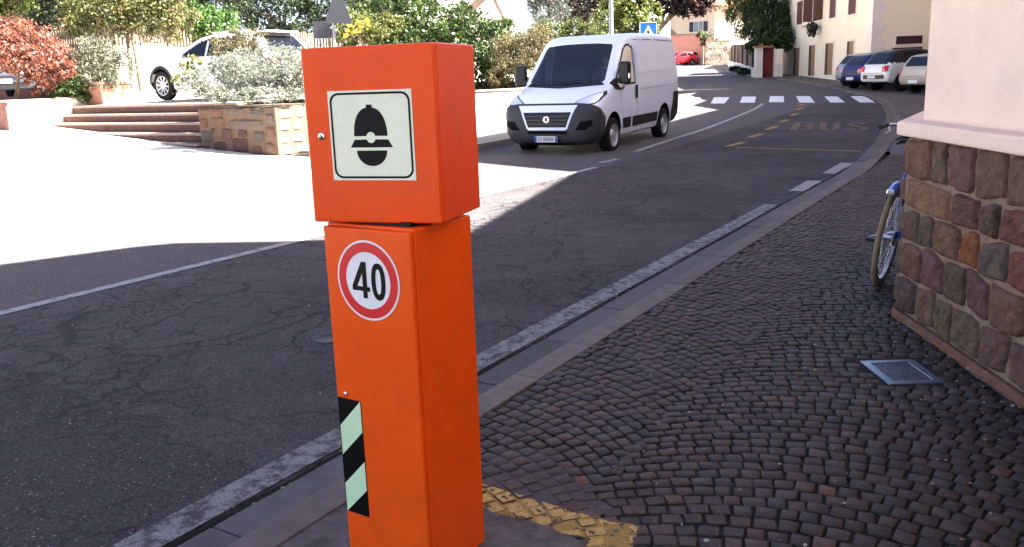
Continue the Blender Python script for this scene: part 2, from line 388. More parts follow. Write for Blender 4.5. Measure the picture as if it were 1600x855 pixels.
# bus bay: front bar, dashed side, the word
strip('bus_bay_bar', [P(1150, 231), P(1346, 237)], .12, RO+.006, M_yellow)
dash = [((505, 852), (600, 828)), ((635, 800), (712, 777)), ((735, 755), (795, 735)), ((815, 710), (860, 697)), ((875, 672), (914, 660)), ((912, 640), (945, 627)), ((922, 615), (952, 606))]
for a, b in dash:
    p0, p1 = np.array(P(1000+a[0]/3.716, a[1]/3.716)), np.array(P(1000+b[0]/3.716, b[1]/3.716)); sh = N*.0
    strip('bus_bay_dash', [p0+sh, p1+sh], .16, RO+.006, M_yellow)
def road_letters():
    quad = [np.array(P(*p)) for p in ((1237, 203.5), (1356, 204.5), (1352, 192), (1246, 191.5))]
    def q(u, v): return (quad[0]*(1-u)*(1-v)+quad[1]*u*(1-v)+quad[2]*u*v+quad[3]*(1-u)*v)
    def stroke(nm, pts): strip(nm, [q(*p) for p in pts], .16, RO+.006, M_yellow2)
    rnd = lambda cx, cy, rx, ry, a0, a1, k=10: [(cx+rx*math.cos(R(a0+(a1-a0)*i/k)), cy+ry*math.sin(R(a0+(a1-a0)*i/k))) for i in range(k+1)]
    stroke('road_letter_stem', [(.02, 0), (.02, .5), (.02, 1)])
    stroke('road_letter_bowl', [(.02, .98), (.14, .98)]+rnd(.14, .76, .08, .22, 90, -90)+[(.02, .54)])
    stroke('road_letter_bowl', [(.02, .5), (.16, .5)]+rnd(.16, .27, .09, .24, 90, -90)+[(.02, .03)])
    stroke('road_letter_curve', [(.40, 1), (.40, .35)]+rnd(.5, .32, .1, .3, 180, 360)+[(.60, 1)])
    stroke('road_letter_curve', rnd(.88, .76, .1, .22, 20, 270)+rnd(.88, .27, .1, .25, 90, -160))
road_letters()
zs = []
ends0 = [(-4.45, -4.92), (-5.35, -5.82), (-6.29, -6.79), (-7.33, -7.83), (-8.27, -8.77), (-9.18, -9.68), (-10.12, -10.6)]
mz = MB()
def zq(px, py): return P(px, py)
for x in ([(430, 567), (520, 567), (490, 603), (410, 603)], [(595, 563), (675, 563), (665, 598), (580, 598)], [(755, 560), (835, 560), (836, 596), (748, 596)], [(905, 560), (985, 560), (1015, 598), (925, 598)],
          [(1070, 562), (1145, 562), (1192, 597), (1105, 597)], [(1220, 560), (1305, 560), (1365, 597), (1275, 597)], [(262, 571), (352, 570), (310, 608), (228, 608)], [(95, 575), (185, 574), (130, 613), (45, 613)]):
    pl = [zq(1000+a/3.716, b/3.716) for a, b in x]
    n0 = len(mz.v); mz.add([(p[0], p[1], float(zt(p[1]))+RO+.01) for p in pl], [(3, 2, 1, 0)])
z = mz.build('zebra_crossing', M_zebra); tag(z, kind='structure')

# the broken joint between the carriageway and the gutter
jm, jn, jl, jb_ = new_mat('broken_joint'); jb_.inputs['Roughness'].default_value = .95; jb_.inputs['Specular IOR Level'].default_value = .1; jb_.inputs['Base Color'].default_value = (.012, .0105, .0105, 1)
rj = random.Random(2); ln = []
strip_pts = [SN(s, -2.415+.012*math.sin(s*3.1)+rj.uniform(-.008, .008)) for s in np.arange(-3, 14, .12)]
strip('road_joint', strip_pts, .028, RO+.009, jm)
# manhole in the carriageway
mh = MB(); mc = P(517, 529)
mh.lathe([(0, .003), (.085, .003), (.09, .006), (.11, .006), (.115, .002)], c=(mc[0], mc[1], RO))
tag(mh.build('manhole_cover', mat('cast_iron', (.05, .047, .047), .6, .6, var=.3, scale=30, bump=.5, bscale=60), sm=40), 'round iron manhole cover in the asphalt behind the orange cabinet', 'manhole cover')

# ------------------------------------------------------------------ pavement: gutter, kerb, cobbles
M_kerb = mat('porphyry_kerb', (1, 1, 1), .75, var=.22, scale=9, bump=.5, bscale=70, attr='col', dirt=.35, dirtcol=(.06, .05, .05), dscale=5)
def offset(line, d):
    out = []
    for i, p in enumerate(line):
        t = np.array(line[min(i+1, len(line)-1)])-np.array(line[max(i-1, 0)]); t /= np.linalg.norm(t); out.append(np.array(p)+np.array([t[1], -t[0]])*d)
    return out
def blocks(name, o0, o1, z0, z1, lens, cols, stop):
    L0 = offset(REDGE, o0); L1 = offset(REDGE, o1); acc = [0.0]
    for i in range(1, len(REDGE)): acc.append(acc[-1]+float(np.linalg.norm(np.array(REDGE[i])-np.array(REDGE[i-1]))))
    def at(L, d): return np.array([np.interp(d, acc, [p[k] for p in L]) for k in (0, 1)])
    m = MB(); d = 0.0; rr = random.Random(3); g_ = .004
    while d < min(stop, acc[-1]-1.5):
        l = rr.uniform(*lens); k = rr.uniform(.8, 1.2); c = rr.choice(cols); dz = rr.uniform(-.003, .003)
        for a, b in ((d+g_, d+l/2), (d+l/2, d+l-g_)):
            q = [at(L0, a), at(L1, a), at(L1, b), at(L0, b)]
            m.prism([tuple(p) for p in q], [float(zt(p[1]))+z0 for p in q], [float(zt(p[1]))+z1+dz for p in q], tuple(x*k for x in c))
        d += l
    o = m.build(name, M_kerb, bevel=.006); tag(o, kind='structure'); return o
blocks('gutter', .004, .19, -.2, RO+.012, (.55, .95), [(.075, .068, .072), (.088, .077, .08), (.066, .06, .064)], 48)
blocks('kerb', .195, .345, -.2, .006, (.8, 1.25), [(.115, .092, .085), (.1, .081, .076), (.125, .1, .092)], 48)

YB = [P(740, 752, 0), P(790, 768, 0), P(845, 783, 0), P(900, 800, 0), P(950, 813, 0), P(998, 822, 0), P(986, 850, 0), P(975, 880, 0), P(905, 875, 0), P(925, 838, 0), P(880, 832, 0), P(830, 812, 0), P(790, 803, 0), P(740, 796, 0)]
PAD = [P(400, 885, 0), P(462, 832, 0), P(545, 765, 0), P(560, 748, 0), P(690, 760, 0), P(770, 800, 0), P(830, 814, 0), P(880, 834, 0), P(915, 848, 0), P(905, 900, 0), P(880, 980, 0), P(400, 980, 0)]
def inside(p, poly):
    c = False; n = len(poly)
    for i in range(n):
        a = poly[i]; b = poly[(i+1) % n]
        if (a[1] > p[1]) != (b[1] > p[1]) and p[0] < (b[0]-a[0])*(p[1]-a[1])/(b[1]-a[1])+a[0]: c = not c
    return c
C0 = np.array([2.335, 5.11]); DA = np.array([-.055, -1.0]); DA /= np.linalg.norm(DA); NA = np.array([-1.0, .055]); NA /= np.linalg.norm(NA)   # corner, side wall direction, its outward normal
DRAIN = [(1.80, 4.27), (1.80, 3.93), (2.06, 3.93), (2.06, 4.27)]
def cobbles():
    rg = random.Random(11); V = []; Fc = []; C = []
    pitch = .079; Rr = 1.36; tmax = R(46)
    def keep(x, y):
        n = n_of(x, y)
        if n < -2.05 or y > 15.0: return False
        if y < 1.5: return False
        q = np.array([x, y])-C0
        if q@NA < .03 and y <= 5.15: return False
        if y > 5.11 and n > n_of(*C0)-.02: return False
        if inside((x, y), DRAIN_): return False
        return True
    DRAIN_ = [(1.77, 4.30), (1.77, 3.90), (2.09, 3.90), (2.09, 4.30)]
    padc = PAD
    tones = [(0.0464, 0.0297, 0.0237), (0.0521, 0.0327, 0.0257), (0.0400, 0.0262, 0.0220), (0.0608, 0.0327, 0.0245), (0.0440, 0.0289, 0.0245), (0.0496, 0.0312, 0.0248)]
    for colm, nc in enumerate((-2.27, -.35, 1.57)):
        k0 = -10
        for k in range(k0, 250):
            s0 = k*pitch - 1.3; th = -tmax+rg.uniform(0, .03)
            while th < tmax-.02:
                w = rg.uniform(.063, .086); dth = w/Rr; tc_ = th+dth/2
                dep = pitch*max(.66, math.cos(tc_))
                cs, cn = s0+Rr*math.cos(tc_), nc+Rr*math.sin(tc_)
                x, y = SN(cs, cn)
                if keep(x, y) and not (inside((x, y), padc)):
                    # local frame: radial er, tangential et
                    er = U*math.cos(tc_)+N*math.sin(tc_); et = -U*math.sin(tc_)+N*math.cos(tc_)
                    g_ = .0032; hw = w/2-g_-rg.uniform(0, .0015); hd = dep/2-g_-rg.uniform(0, .002)
                    ct = np.array([x, y]); rot = rg.uniform(-.07, .07); er2 = er*math.cos(rot)+et*math.sin(rot); et2 = et*math.cos(rot)-er*math.sin(rot)
                    top = rg.uniform(-.003, .003)+.003*math.sin(x*2.3+1)*math.sin(y*1.9)+.002*math.sin(x*5.1-y*3.7); tx, ty = rg.uniform(-.05, .05), rg.uniform(-.05, .05)
                    cr = []
                    for a, b in ((-1, -1), (1, -1), (1, 1), (-1, 1)):
                        cr.append((a*hw+rg.uniform(-.005, .005), b*hd+rg.uniform(-.005, .005)))
                    base = len(V); zb = float(zt(y))
                    near_band = inside((x, y), YB_big)
                    kk = rg.uniform(.75, 1.25); col = tuple(c*kk for c in rg.choice(tones)); 
                    if rg.random() < .035: col = (col[0]*1.8, col[1]*1.5, col[2]*1.4)
                    f = rg.uniform(.985, 1.015); col = (col[0]*f, col[1], col[2]/f)
                    for a, b in cr:
                        p = ct+et2*a+er2*b; V.append((p[0], p[1], zb-.035))
                    for a, b in cr:
                        p = ct+et2*a+er2*b; V.append((p[0], p[1], zb+top-.0045+tx*a*.04+ty*b*.04))
                    i_ = .87
                    for a, b in cr:
                        p = ct+et2*a*i_+er2*b*i_; V.append((p[0], p[1], zb+top+tx*a*.04+ty*b*.04))
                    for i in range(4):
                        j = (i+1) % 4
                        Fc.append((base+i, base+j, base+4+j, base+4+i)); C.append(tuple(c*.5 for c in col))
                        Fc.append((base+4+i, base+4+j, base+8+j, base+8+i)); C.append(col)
                    if not near_band:
                        Fc.append((base+8, base+9, base+10, base+11)); C.append(col)
                    else:
                        G = 7; b2 = len(V); q = [np.array(V[base+8+i]) for i in range(4)]
                        for i in range(G+1):
                            for j in range(G+1):
                                u, v = i/G, j/G; V.append(tuple((q[0]*(1-u)+q[1]*u)*(1-v)+(q[3]*(1-u)+q[2]*u)*v))
                        for i in range(G):
                            for j in range(G):
                                ii = b2+i*(G+1)+j; Fc.append((ii, ii+G+1, ii+G+2, ii+1))
                                m_ = (np.array(V[ii])+np.array(V[ii+G+2]))/2
                                yl = inside(m_[:2], YB) and math.sin(m_[0]*53+1.3)*math.sin(m_[1]*61)+.6*math.sin(m_[0]*131+m_[1]*97)+.3*rg.random() > -.95
                                C.append(tuple(c*rg.uniform(.85, 1.1) for c in (.46, .285, .07)) if yl else col)
                        for i in range(8):
                            pass
                        for kf in range(len(Fc)-G*G-8, len(Fc)-G*G):
                            vv = [V[t] for t in Fc[kf]]; mm = np.mean(np.array(vv), 0)
                            if inside(mm[:2], YB) and (kf % 2): C[kf] = (.36, .22, .06)
                th += dth
    return V, Fc, C
YB_big = [(-.3, 3.2), (.75, 2.85), (.75, 2.2), (-.3, 2.4)]
V, Fc, C = cobbles()
def cobble_mat():
    m = mat('porphyry_cobbles', (1, 1, 1), .62, var=.28, scale=38, bump=.55, bscale=140, attr='col', dirt=.28, dirtcol=(.16, .145, .14), dscale=3.3)
    return m
o = raw_mesh('pavement', np.array(V), np.array(Fc), np.array(C), cobble_mat()); tag(o, kind='structure')
M_joint = mat('joint_sand', (.017, .014, .013), .95, var=.5, scale=60, bump=.6, bscale=120, dirt=.6, dirtcol=(.08, .07, .06), dscale=9)
bed = [SN(s, -2.06) for s in (-3, 0, 4, 8, 12, 15.9)]+[SN(15.9, 1.0), (4.4, 8.6), tuple(C0), tuple(C0+DA*9)]
sheet('pavement_bed', bed, -.011, M_joint, 2.0)
sheet('pavement_far', [SN(15.9, -2.06), SN(17.5, -2.3), SN(17.5, 2), SN(15.9, 1.0)], .0, mat('far_cobbles', (.08, .07, .072), .7, var=.3, scale=9, bump=.5, bscale=30), 2.0)
M_pad = mat('rough_concrete', (.095, .085, .08), .9, var=.5, scale=11, bump=.9, bscale=35, dirt=.75, dirtcol=(.07, .05, .04), dscale=4.5)
sheet('concrete_pad', PAD, -.002, M_pad, .5)
sheet('yellow_kerb_paint', [P(a, b, 0) for a, b in ((738, 750), (790, 766), (845, 781), (900, 798), (950, 811), (1000, 820), (990, 850), (975, 880), (905, 875), (925, 840), (880, 834), (830, 814), (790, 805), (738, 798))], -.0045, paint('worn_cobble_paint', (.42, .26, .065), .43, 16, (.06, .05, .045)), .3)
rgm = random.Random(8)
sm_ = [P(a+rgm.uniform(-6, 6), b+rgm.uniform(-4, 4), 0) for a, b in ((738, 742), (762, 722), (800, 706), (838, 700), (872, 716), (900, 735), (912, 752), (935, 775), (965, 795), (930, 806), (880, 795), (840, 782), (800, 770), (760, 762))]
sheet('mortar_smear', sm_, -.004, mat('mortar_smear', (.068, .058, .058), .9, var=.5, scale=14, bump=.8, bscale=45, dirt=.7, dirtcol=(.05, .042, .044), dscale=9), .3)

# ------------------------------------------------------------------ the rendered building with the stone base
HA = 7.9
def roofpt(x, y, H=HA): k = (H-float(zt(y)))/TOSUN.z; return np.array([x+TOSUN.x*k, y+TOSUN.y*k])
bA = wthing('corner_building', 'pink plastered building on a rough stone base at the pavement corner', 'building', (C0[0]+3, C0[1]-3, 0))
M_pink = mat('pink_plaster', (.84, .625, .48), .9, var=.05, scale=3, bump=.45, bscale=60, dirt=.35, dirtcol=(.66, .47, .36), dscale=1.3)
foot = [C0+U*2.7+np.array([-.0, 0]), C0, C0+DA*12, np.array([14, -7.]), np.array([14, 12.4]), np.array([9.2, 12.4]), np.array([7.7, 7.2])]
def inset(poly, d):
    out = []; n = len(poly)
    for i in range(n):
        a, b, c = poly[i-1], poly[i], poly[(i+1) % n]
        e1 = (b-a)/np.linalg.norm(b-a); e2 = (c-b)/np.linalg.norm(c-b); n1 = np.array([-e1[1], e1[0]]); n2 = np.array([-e2[1], e2[0]])
        k = (n1+n2); k = k/np.linalg.norm(k); out.append(b+k*d/max(.3, k@n1))
    return out
fp = inset(foot, .09)
MB().prism([tuple(p) for p in fp], 1.0, HA-.02).build('wall', M_pink, bA)
MB().prism([tuple(p) for p in inset(foot, -.045)], 1.095, 1.175).build('ledge', M_pink, bA, bevel=.012)
M_mortar = mat('lime_mortar', (.23, .152, .105), .95, var=.2, scale=12, bump=1.0, bscale=45)
MB().prism([tuple(p) for p in inset(foot, .022)], -.1, 1.094).build('mortar_bed', M_mortar, bA)
MB().prism([tuple(p) for p in inset(foot, -.012)], -.1, .045).build('plinth', mat('brick_plinth', (.16, .075, .045), .9, var=.25, scale=12, bump=.8, bscale=40, dirt=.5, dirtcol=(.16, .12, .1), dscale=5), bA, bevel=.012)
def stone_wall():
    rg = random.Random(5)
    rows = [(.856, 1.092), (.68, .846), (.487, .67), (.268, .477), (.05, .258)]
    wid = [[.36, .2, .30, .32, .28, .3], [.63, .32, .18, .3, .34, .25], [.25, .2, .31, .2, .28, .3, .25], [.33, .27, .26, .24, .35, .3], [.27, .26, .2, .31, .28, .33]]
    cols = [[(0.1520, 0.0728, 0.0367), (0.1140, 0.0728, 0.0442), (0.1216, 0.0616, 0.0442), (0.1178, 0.0672, 0.0415), (0.1140, 0.0640, 0.0415)],
            [(0.1786, 0.0880, 0.0442), (0.1026, 0.0496, 0.0326), (0.0836, 0.0456, 0.0299), (0.1140, 0.0408, 0.0279), (0.1064, 0.0584, 0.0367)],
            [(0.0874, 0.0480, 0.0326), (0.0798, 0.0552, 0.0360), (0.1254, 0.0656, 0.0347), (0.1862, 0.0584, 0.0231), (0.0950, 0.0640, 0.0483), (0.1444, 0.0464, 0.0279)],
            [(0.1102, 0.0496, 0.0292), (0.1140, 0.0528, 0.0442), (0.0760, 0.0496, 0.0299), (0.0988, 0.0456, 0.0367), (0.1178, 0.0584, 0.0326)],
            [(0.0760, 0.0408, 0.0299), (0.1292, 0.0704, 0.0394), (0.1026, 0.0672, 0.0367), (0.1102, 0.0728, 0.0415), (0.1140, 0.0584, 0.0442)]]
    for r, (z0, z1) in enumerate(rows):
        while sum(wid[r]) < 9: wid[r].append(rg.uniform(.18, .36))
        while len(cols[r]) < len(wid[r]): cols[r].append(rg.choice(cols[rg.randrange(5)][:5]))
    V = []; Fq = []; Cc = []
    def block(p0, dirv, nrm, t0, t1, z0, z1, col, G=22):
        b = len(V); cx, cz = (t0+t1)/2, (z0+z1)/2; hx, hz = (t1-t0)/2, (z1-z0)/2
        sk = [rg.uniform(-.022, .022) for _ in range(8)]; ph = [rg.uniform(0, 6.28) for _ in range(6)]; bul = rg.uniform(.018, .036)
        for i in range(G+1):
            for j in range(G+1):
                u, v = -1+2*i/G, -1+2*j/G
                # squircle mapping keeps the corners rounded
                uu = u*math.sqrt(max(0, 1-.13*v*v)); vv = v*math.sqrt(max(0, 1-.13*u*u))
                wob = 1+.04*math.sin(3*u+ph[0]+2*v)+.03*math.sin(5*v+ph[1]-2*u)+.015*math.sin(11*v+ph[2]+9*u)
                ed = max(abs(u), abs(v)); h = bul*(1-ed**7)+(-.02 if ed > .999 else 0)
                h += (.006*math.sin(4*u+ph[2])*math.sin(3.5*v+ph[3])+.004*math.sin(9*u+ph[4]+2*v)*math.sin(8*v+ph[5])+.0025*math.sin(17*u+ph[1])*math.sin(15*v+ph[0]+4*u)+rg.uniform(-.0022, .0022))*(1-ed**4)
                tt = cx+uu*hx*wob+(sk[0]*v+sk[1]*u*v)*.5; zz = cz+vv*hz*wob+(sk[2]*u+sk[3]*u*v)*.5
                p = p0+dirv*tt+nrm*(h-.018); V.append((p[0], p[1], zz))
        for i in range(G):
            for j in range(G):
                k = b+i*(G+1)+j; Fq.append((k, k+G+1, k+G+2, k+1)); f = rg.uniform(.93, 1.07); Cc.append(tuple(c*f for c in col))
    for r, (z0, z1) in enumerate(rows):
        t = .015
        for w, c in zip(wid[r], cols[r]):
            k = rg.uniform(.92, 1.06)
            block(C0, DA, NA, t, t+w-.014, z0+rg.uniform(-.006, .006), z1+rg.uniform(-.006, .006), tuple(x*k for x in c)); t += w
        t = .015
        while t < 2.6:
            w = rg.uniform(.2, .4); c = rg.choice(cols[rg.randrange(5)][:5])
            block(C0, U, -N, t, t+w-.022, z0, z1, c, 6); t += w
    o = raw_mesh('stone_base', np.array(V), np.array(Fq), np.array(Cc), mat('porphyry_blocks', (1, 1, 1), .85, var=.42, scale=17, bump=1.0, bscale=48, attr='col', dirt=.55, dirtcol=(.17, .115, .075), dscale=7), bA)
    smooth(o.data, 70)
stone_wall()
# the roof, whose tiled eaves draw the shadow line across the square and the road
G_ = [(-4.69, 7.78), (-3.6, 8.56), (-3.25, 8.69), (-2.1, 8.56), (-.35, 8.62)]
rp = [roofpt(*p) for p in G_]
a, b = np.array((-.28, 8.64)), np.array((1.27, 14.05)); L = np.linalg.norm(b-a); k = int(L/.11); nn = np.array([(b-a)[1], -(b-a)[0]])/L
for i in range(k+1):
    rp.append(roofpt(*(a+(b-a)*i/k+nn*(.035 if i % 2 else -.035))))
rp += [np.array([15, 14.2]), np.array([15, -8.]), np.array([1.3, -8]), np.array([1.75, 5.2])]
M_tile = mat('roof_tiles', (.3, .12, .06), .85, var=.3, scale=5, bump=.6, bscale=20)
MB().prism([tuple(p) for p in rp][::-1], HA, HA+.16).build('roof', M_tile, bA)

# unseen house further along, its roof outline shaped to cast the road's shadow edges
HB = 10.3
M_house = mat('ochre_plaster', (.5, .38, .27), .9, var=.08, scale=2)
gB = [(1.3, 13.9), (-.52, 16.18), (-1.3, 16.9), (-.9, 19.6), (.5, 22.0), (4.63, 24.05), (7.0, 28.2), P(1092, 165), P(1112, 157), P(1086, 149), P(1098, 144), (6.0, 37)]
rB = [roofpt(x, y, HB) for x, y in gB]
rb2 = rB + [np.array([17.5, 40.6]), np.array([32, 40.6]), np.array([32, 12.6])]
bB = wthing('unseen_house', 'unseen ochre house beyond the stone building, its roof shaped to shade the road', 'house', (20, 22, .2))
MB().prism([tuple(p) for p in rb2][::-1], HB, HB+.2).build('roof', M_tile, bB)
fb = [p+np.array([.9, .0]) for p in rB[3:]]
MB().prism([(11.6, 13.1), (31, 13.1), (31, 38), (22.2, 38), (20.3, 31.2), (18.4, 28.4), (16.2, 24), (12.4, 21)], 0, HB-.01).build('wall', M_house, bB)

# drain plate in the cobbles by the stone wall
M_steel = mat('brushed_steel', (.24, .28, .35), .38, .9, var=.15, scale=20)
dr = wthing('drain_cover', 'square steel framed drain cover set in the cobbles by the stone wall', 'drain cover', (1.93, 4.1, 0))
m = MB()
for c_, d_ in (((1.93, 3.945, -.0125), (.27, .04, .03)), ((1.93, 4.255, -.0125), (.27, .04, .03)), ((1.815, 4.1, -.0125), (.04, .27, .03)), ((2.045, 4.1, -.0125), (.04, .27, .03))): m.box(c_, d_)
m.build('frame', M_steel, dr, bevel=.003)
sheet('drain_mortar', [(1.72, 3.86), (2.13, 3.87), (2.14, 4.34), (1.73, 4.33)], -.0035, M_joint, .3)
m = MB().box((1.93, 4.1, -.0145), (.188, .268, .03))
m.build('lid', mat('lid_iron', (.07, .085, .1), .45, .6, var=.5, scale=14, bump=.8, bscale=50), dr)

# grit, small stones and scraps lying on the pavement, in the gutter and along the wall foot
def grit():
    rg = random.Random(17); m = MB()
    for i in range(520):
        k = rg.random()
        if k < .4: s = rg.uniform(1.8, 7); n = -2.42+rg.gauss(0, .05); x, y = SN(s, n); z = RO+.004
        elif k < .6: t = rg.uniform(-.1, 2.2); q = C0+DA*t+NA*abs(rg.gauss(.04, .1)); x, y = q; z = 0
        elif k < .9: x, y = rg.uniform(-.2, 2.2), rg.uniform(2.4, 5.5); z = 0
        else: x, y = rg.uniform(-4, 0), rg.uniform(3, 8); z = RO+.002
        if n_of(x, y) < -2.5: z = RO+.002
        elif n_of(x, y) < -2.06 and k >= .4: continue
        r = rg.uniform(.0025, .0065)*(1.5 if rg.random() < .08 else 1); c = rg.choice([(.3, .27, .25), (.16, .14, .13), (.4, .37, .33), (.22, .15, .1), (.25, .2, .09)])
        m.ball((x, y, z+r*.5), (r*rg.uniform(.7, 1.6), r*rg.uniform(.7, 1.4), r*rg.uniform(.4, .8)), 6, c)
    o = m.build('grit', mat('loose_grit', (1, 1, 1), .9, attr='col'), fix=False); tag(o, 'loose grit and small stones scattered over the pavement and gutter', 'grit', kind='stuff')
grit()
# ------------------------------------------------------------------ the orange cabinet
def orange(name, base):
    m = mat(name, base, .34, var=.04, scale=2.5, bump=.06, bscale=18, coat=.06, spec=.2, dirt=.3, dirtcol=(.5, .07, .015), dscale=7)
    return m
M_or = orange('orange_enamel', (.93, .097, .005))
M_or2 = orange('red_orange_enamel', (.92, .082, .005))
def sticker_mat(name, c, rough=.35): return mat(name, c, rough, var=.06, scale=8, spec=.4, dirt=.1, dirtcol=tuple(x*.7 for x in c), dscale=9)
M_refl = sticker_mat('reflective_sheet', (.86, .88, .66)); M_black = mat('black_film', (.004, .0035, .004), .4, spec=.15); M_film = sticker_mat('white_film', (.85, .8, .76)); M_redf = sticker_mat('red_film', (.72, .02, .02))
M_green = sticker_mat('luminous_film', (.66, .85, .5)); M_chrome = mat('chrome', (.7, .7, .7), .15, 1.0)
cab = wthing('speed_camera_cabinet', 'tall orange metal cabinet with a helmet sign and a 40 speed limit disc', 'speed camera', (-.4, 2.6, 0))
def frame_of(x, y, yaw, w, d):
    c, s = math.cos(yaw), math.sin(yaw); a = np.array([c, s]); b = np.array([-s, c]); o = np.array([x, y])-a*w
    return lambda u, v, z: (o[0]+a[0]*u+b[0]*v, o[1]+a[1]*u+b[1]*v, z), a, b
w1, d1 = .336, .292; w2, d2 = .404, .332; Z1, Z2 = 1.101, 1.602
LF, la, lb = frame_of(-.28, 2.367, -.58, w1, d1)
UF, ua, ub = frame_of(-.191, 2.396, -.304, w2, d2)
def fbox(m, Fr, u0, u1, v0, v1, z0, z1):
    return m.add([Fr(u, v, z) for z in (z0, z1) for u, v in ((u0, v0), (u1, v0), (u1, v1), (u0, v1))], [(0, 3, 2, 1), (4, 5, 6, 7), (0, 1, 5, 4), (1, 2, 6, 5), (2, 3, 7, 6), (3, 0, 4, 7)])
fbox(MB(), LF, 0, w1, .020, d1, .0, Z1-.004).build('column_body', M_or, cab, bevel=.005, seg=3)
door = fbox(MB(), LF, .002, w1-.002, 0, .0175, .0, Z1-.012).build('column_door', M_or, cab, bevel=.005, seg=3)
fbox(MB(), UF, 0, w2, .022, d2, Z1+.004, Z2).build('camera_housing', M_or2, cab, bevel=.006, seg=3)
door2 = fbox(MB(), UF, .001, w2-.001, 0, .0205, Z1+.006, Z2-.002).build('housing_door', M_or2, cab, bevel=.006, seg=3)
fbox(MB(), LF, .03, w1-.03, .04, d1-.04, Z1-.01, Z1+.01).build('neck', M_black, cab)
# lock, screw
def stud(Fr, u, z, r, name, a_, b_, par):
    m = MB(); n = 16; V = []
    for k, (rr, h) in enumerate(((r*1.15, 0), (r*1.1, -.003), (r, -.006), (r*.55, -.007), (r*.5, -.0045), (0.0005, -.0045))):
        for i in range(n): an = 2*math.pi*i/n; V.append(Fr(u+rr*math.cos(an), h, z+rr*math.sin(an)))
    m.add(V, [(k*n+i, k*n+(i+1) % n, (k+1)*n+(i+1) % n, (k+1)*n+i) for k in range(5) for i in range(n)])
    return m.build(name, M_chrome, par, sm=40)
def on_face(Fr, px, py):
    p0 = np.array(Fr(0, 0, 0)); a = np.array(Fr(1, 0, 0))-p0; nr = np.array(Fr(0, -1, 0))-p0
    q = at_plane(px, py, p0, nr)-p0; return float(q@a), float(q[2])
lk_ = stud(UF, *on_face(UF, 503.5, 213), .010, 'lock', ua, ub, cab)
ku, kz = on_face(UF, 503.5, 213); fbox(MB(), UF, ku-.0012, ku+.0012, -.0078, -.004, kz-.005, kz+.003).build('keyhole', M_black, lk_)
stud(LF, *on_face(LF, 541.5, 615), .007, 'screw', la, lb, cab)
def flat(Fr, pts, v, m, name, par, th=.0006):
    """a film of pts (u,z) on the face, v metres proud of it"""
    tri = tessellate_polygon([[Vector((p[0], p[1], 0)) for p in pts]]); n = len(pts)
    mb = MB(); mb.add([Fr(p[0], -v, p[1]) for p in pts]+[Fr(p[0], -v+th, p[1]) for p in pts], [tuple(t) for t in tri]+[(i, (i+1) % n, n+(i+1) % n, n+i) for i in range(n)])
    return mb.build(name, m, par)
def ring(Fr, c, r0, r1, v, m, name, par, n=64):
    mb = MB(); V = []
    for i in range(n):
        a = 2*math.pi*i/n
        for r in (r0, r1): V.append(Fr(c[0]+r*math.cos(a), -v, c[1]+r*math.sin(a)))
    mb.add(V, [(2*i, 2*i+1, (2*i+3) % (2*n), (2*i+2) % (2*n)) for i in range(n)]); return mb.build(name, m, par)
# helmet sign
q = [on_face(UF, *p) for p in ((510, 142.2), (641.7, 139.4), (651.6, 281.6), (523.4, 282))]
su0, su1 = (q[0][0]+q[3][0])/2, (q[1][0]+q[2][0])/2; sz1, sz0 = (q[0][1]+q[1][1])/2, (q[2][1]+q[3][1])/2
S = lambda u, v: (su0+(su1-su0)*u, sz0+(sz1-sz0)*v)
plate = flat(UF, [S(0, 0), S(1, 0), S(1, 1), S(0, 1)], .0012, M_refl, 'helmet_sign', cab)
def rrect(i, r, k=8):
    out = []
    for cx, cy, a0 in ((1-i-r, 1-i-r, 0), (i+r, 1-i-r, 90), (i+r, i+r, 180), (1-i-r, i+r, 270)):
        for j in range(k+1): a = R(a0+90*j/k); out.append(S(cx+r*math.cos(a), cy+r*math.sin(a)))
    return out
o_, i_ = rrect(.022, .105), rrect(.046, .085); n = len(o_)
mb = MB(); mb.add([UF(p[0], -.0018, p[1]) for p in o_+i_], [(i, (i+1) % n, n+(i+1) % n, n+i) for i in range(n)]); mb.build('sign_border', M_black, plate)
cx = .492; ry = .055*(su1-su0)/(sz1-sz0)
arc = lambda a0, a1, rx, ry_, c, k=20: [(c[0]+rx*math.cos(R(a0+(a1-a0)*j/k)), c[1]+ry_*math.sin(R(a0+(a1-a0)*j/k))) for j in range(k+1)]
dome = [(.692, .497)]+[(cx+.2*math.cos(R(t))**.85, .497+.316*math.sin(R(t))**.9) for t in range(4, 79, 6)]+[(.527, .81), (.527, .842), (.457, .842), (.457, .81)]+[(cx-.2*math.cos(R(t))**.85, .497+.316*math.sin(R(t))**.9) for t in range(78, 3, -6)]+[(.291, .497)]
dome += [(cx-.055, .497)]+arc(164, 16, .056, .062, (cx, .48))
flat(UF, [S(*p) for p in dome], .0018, M_black, 'emblem_dome', plate)
brim = [(.241, .37), (.749, .37), (.697, .457)]+arc(-20, -160, .056, .062, (cx, .48))+[(.294, .457)]
flat(UF, [S(*p) for p in brim], .0018, M_black, 'emblem_brim', plate)
flat(UF, [S(*p) for p in [(.676, .335)]+[(.494+.182*math.cos(R(-t)), .333+.172*math.sin(R(-t))) for t in range(3, 180, 6)]+[(.312, .335)]], .0018, M_black, 'emblem_face', plate)
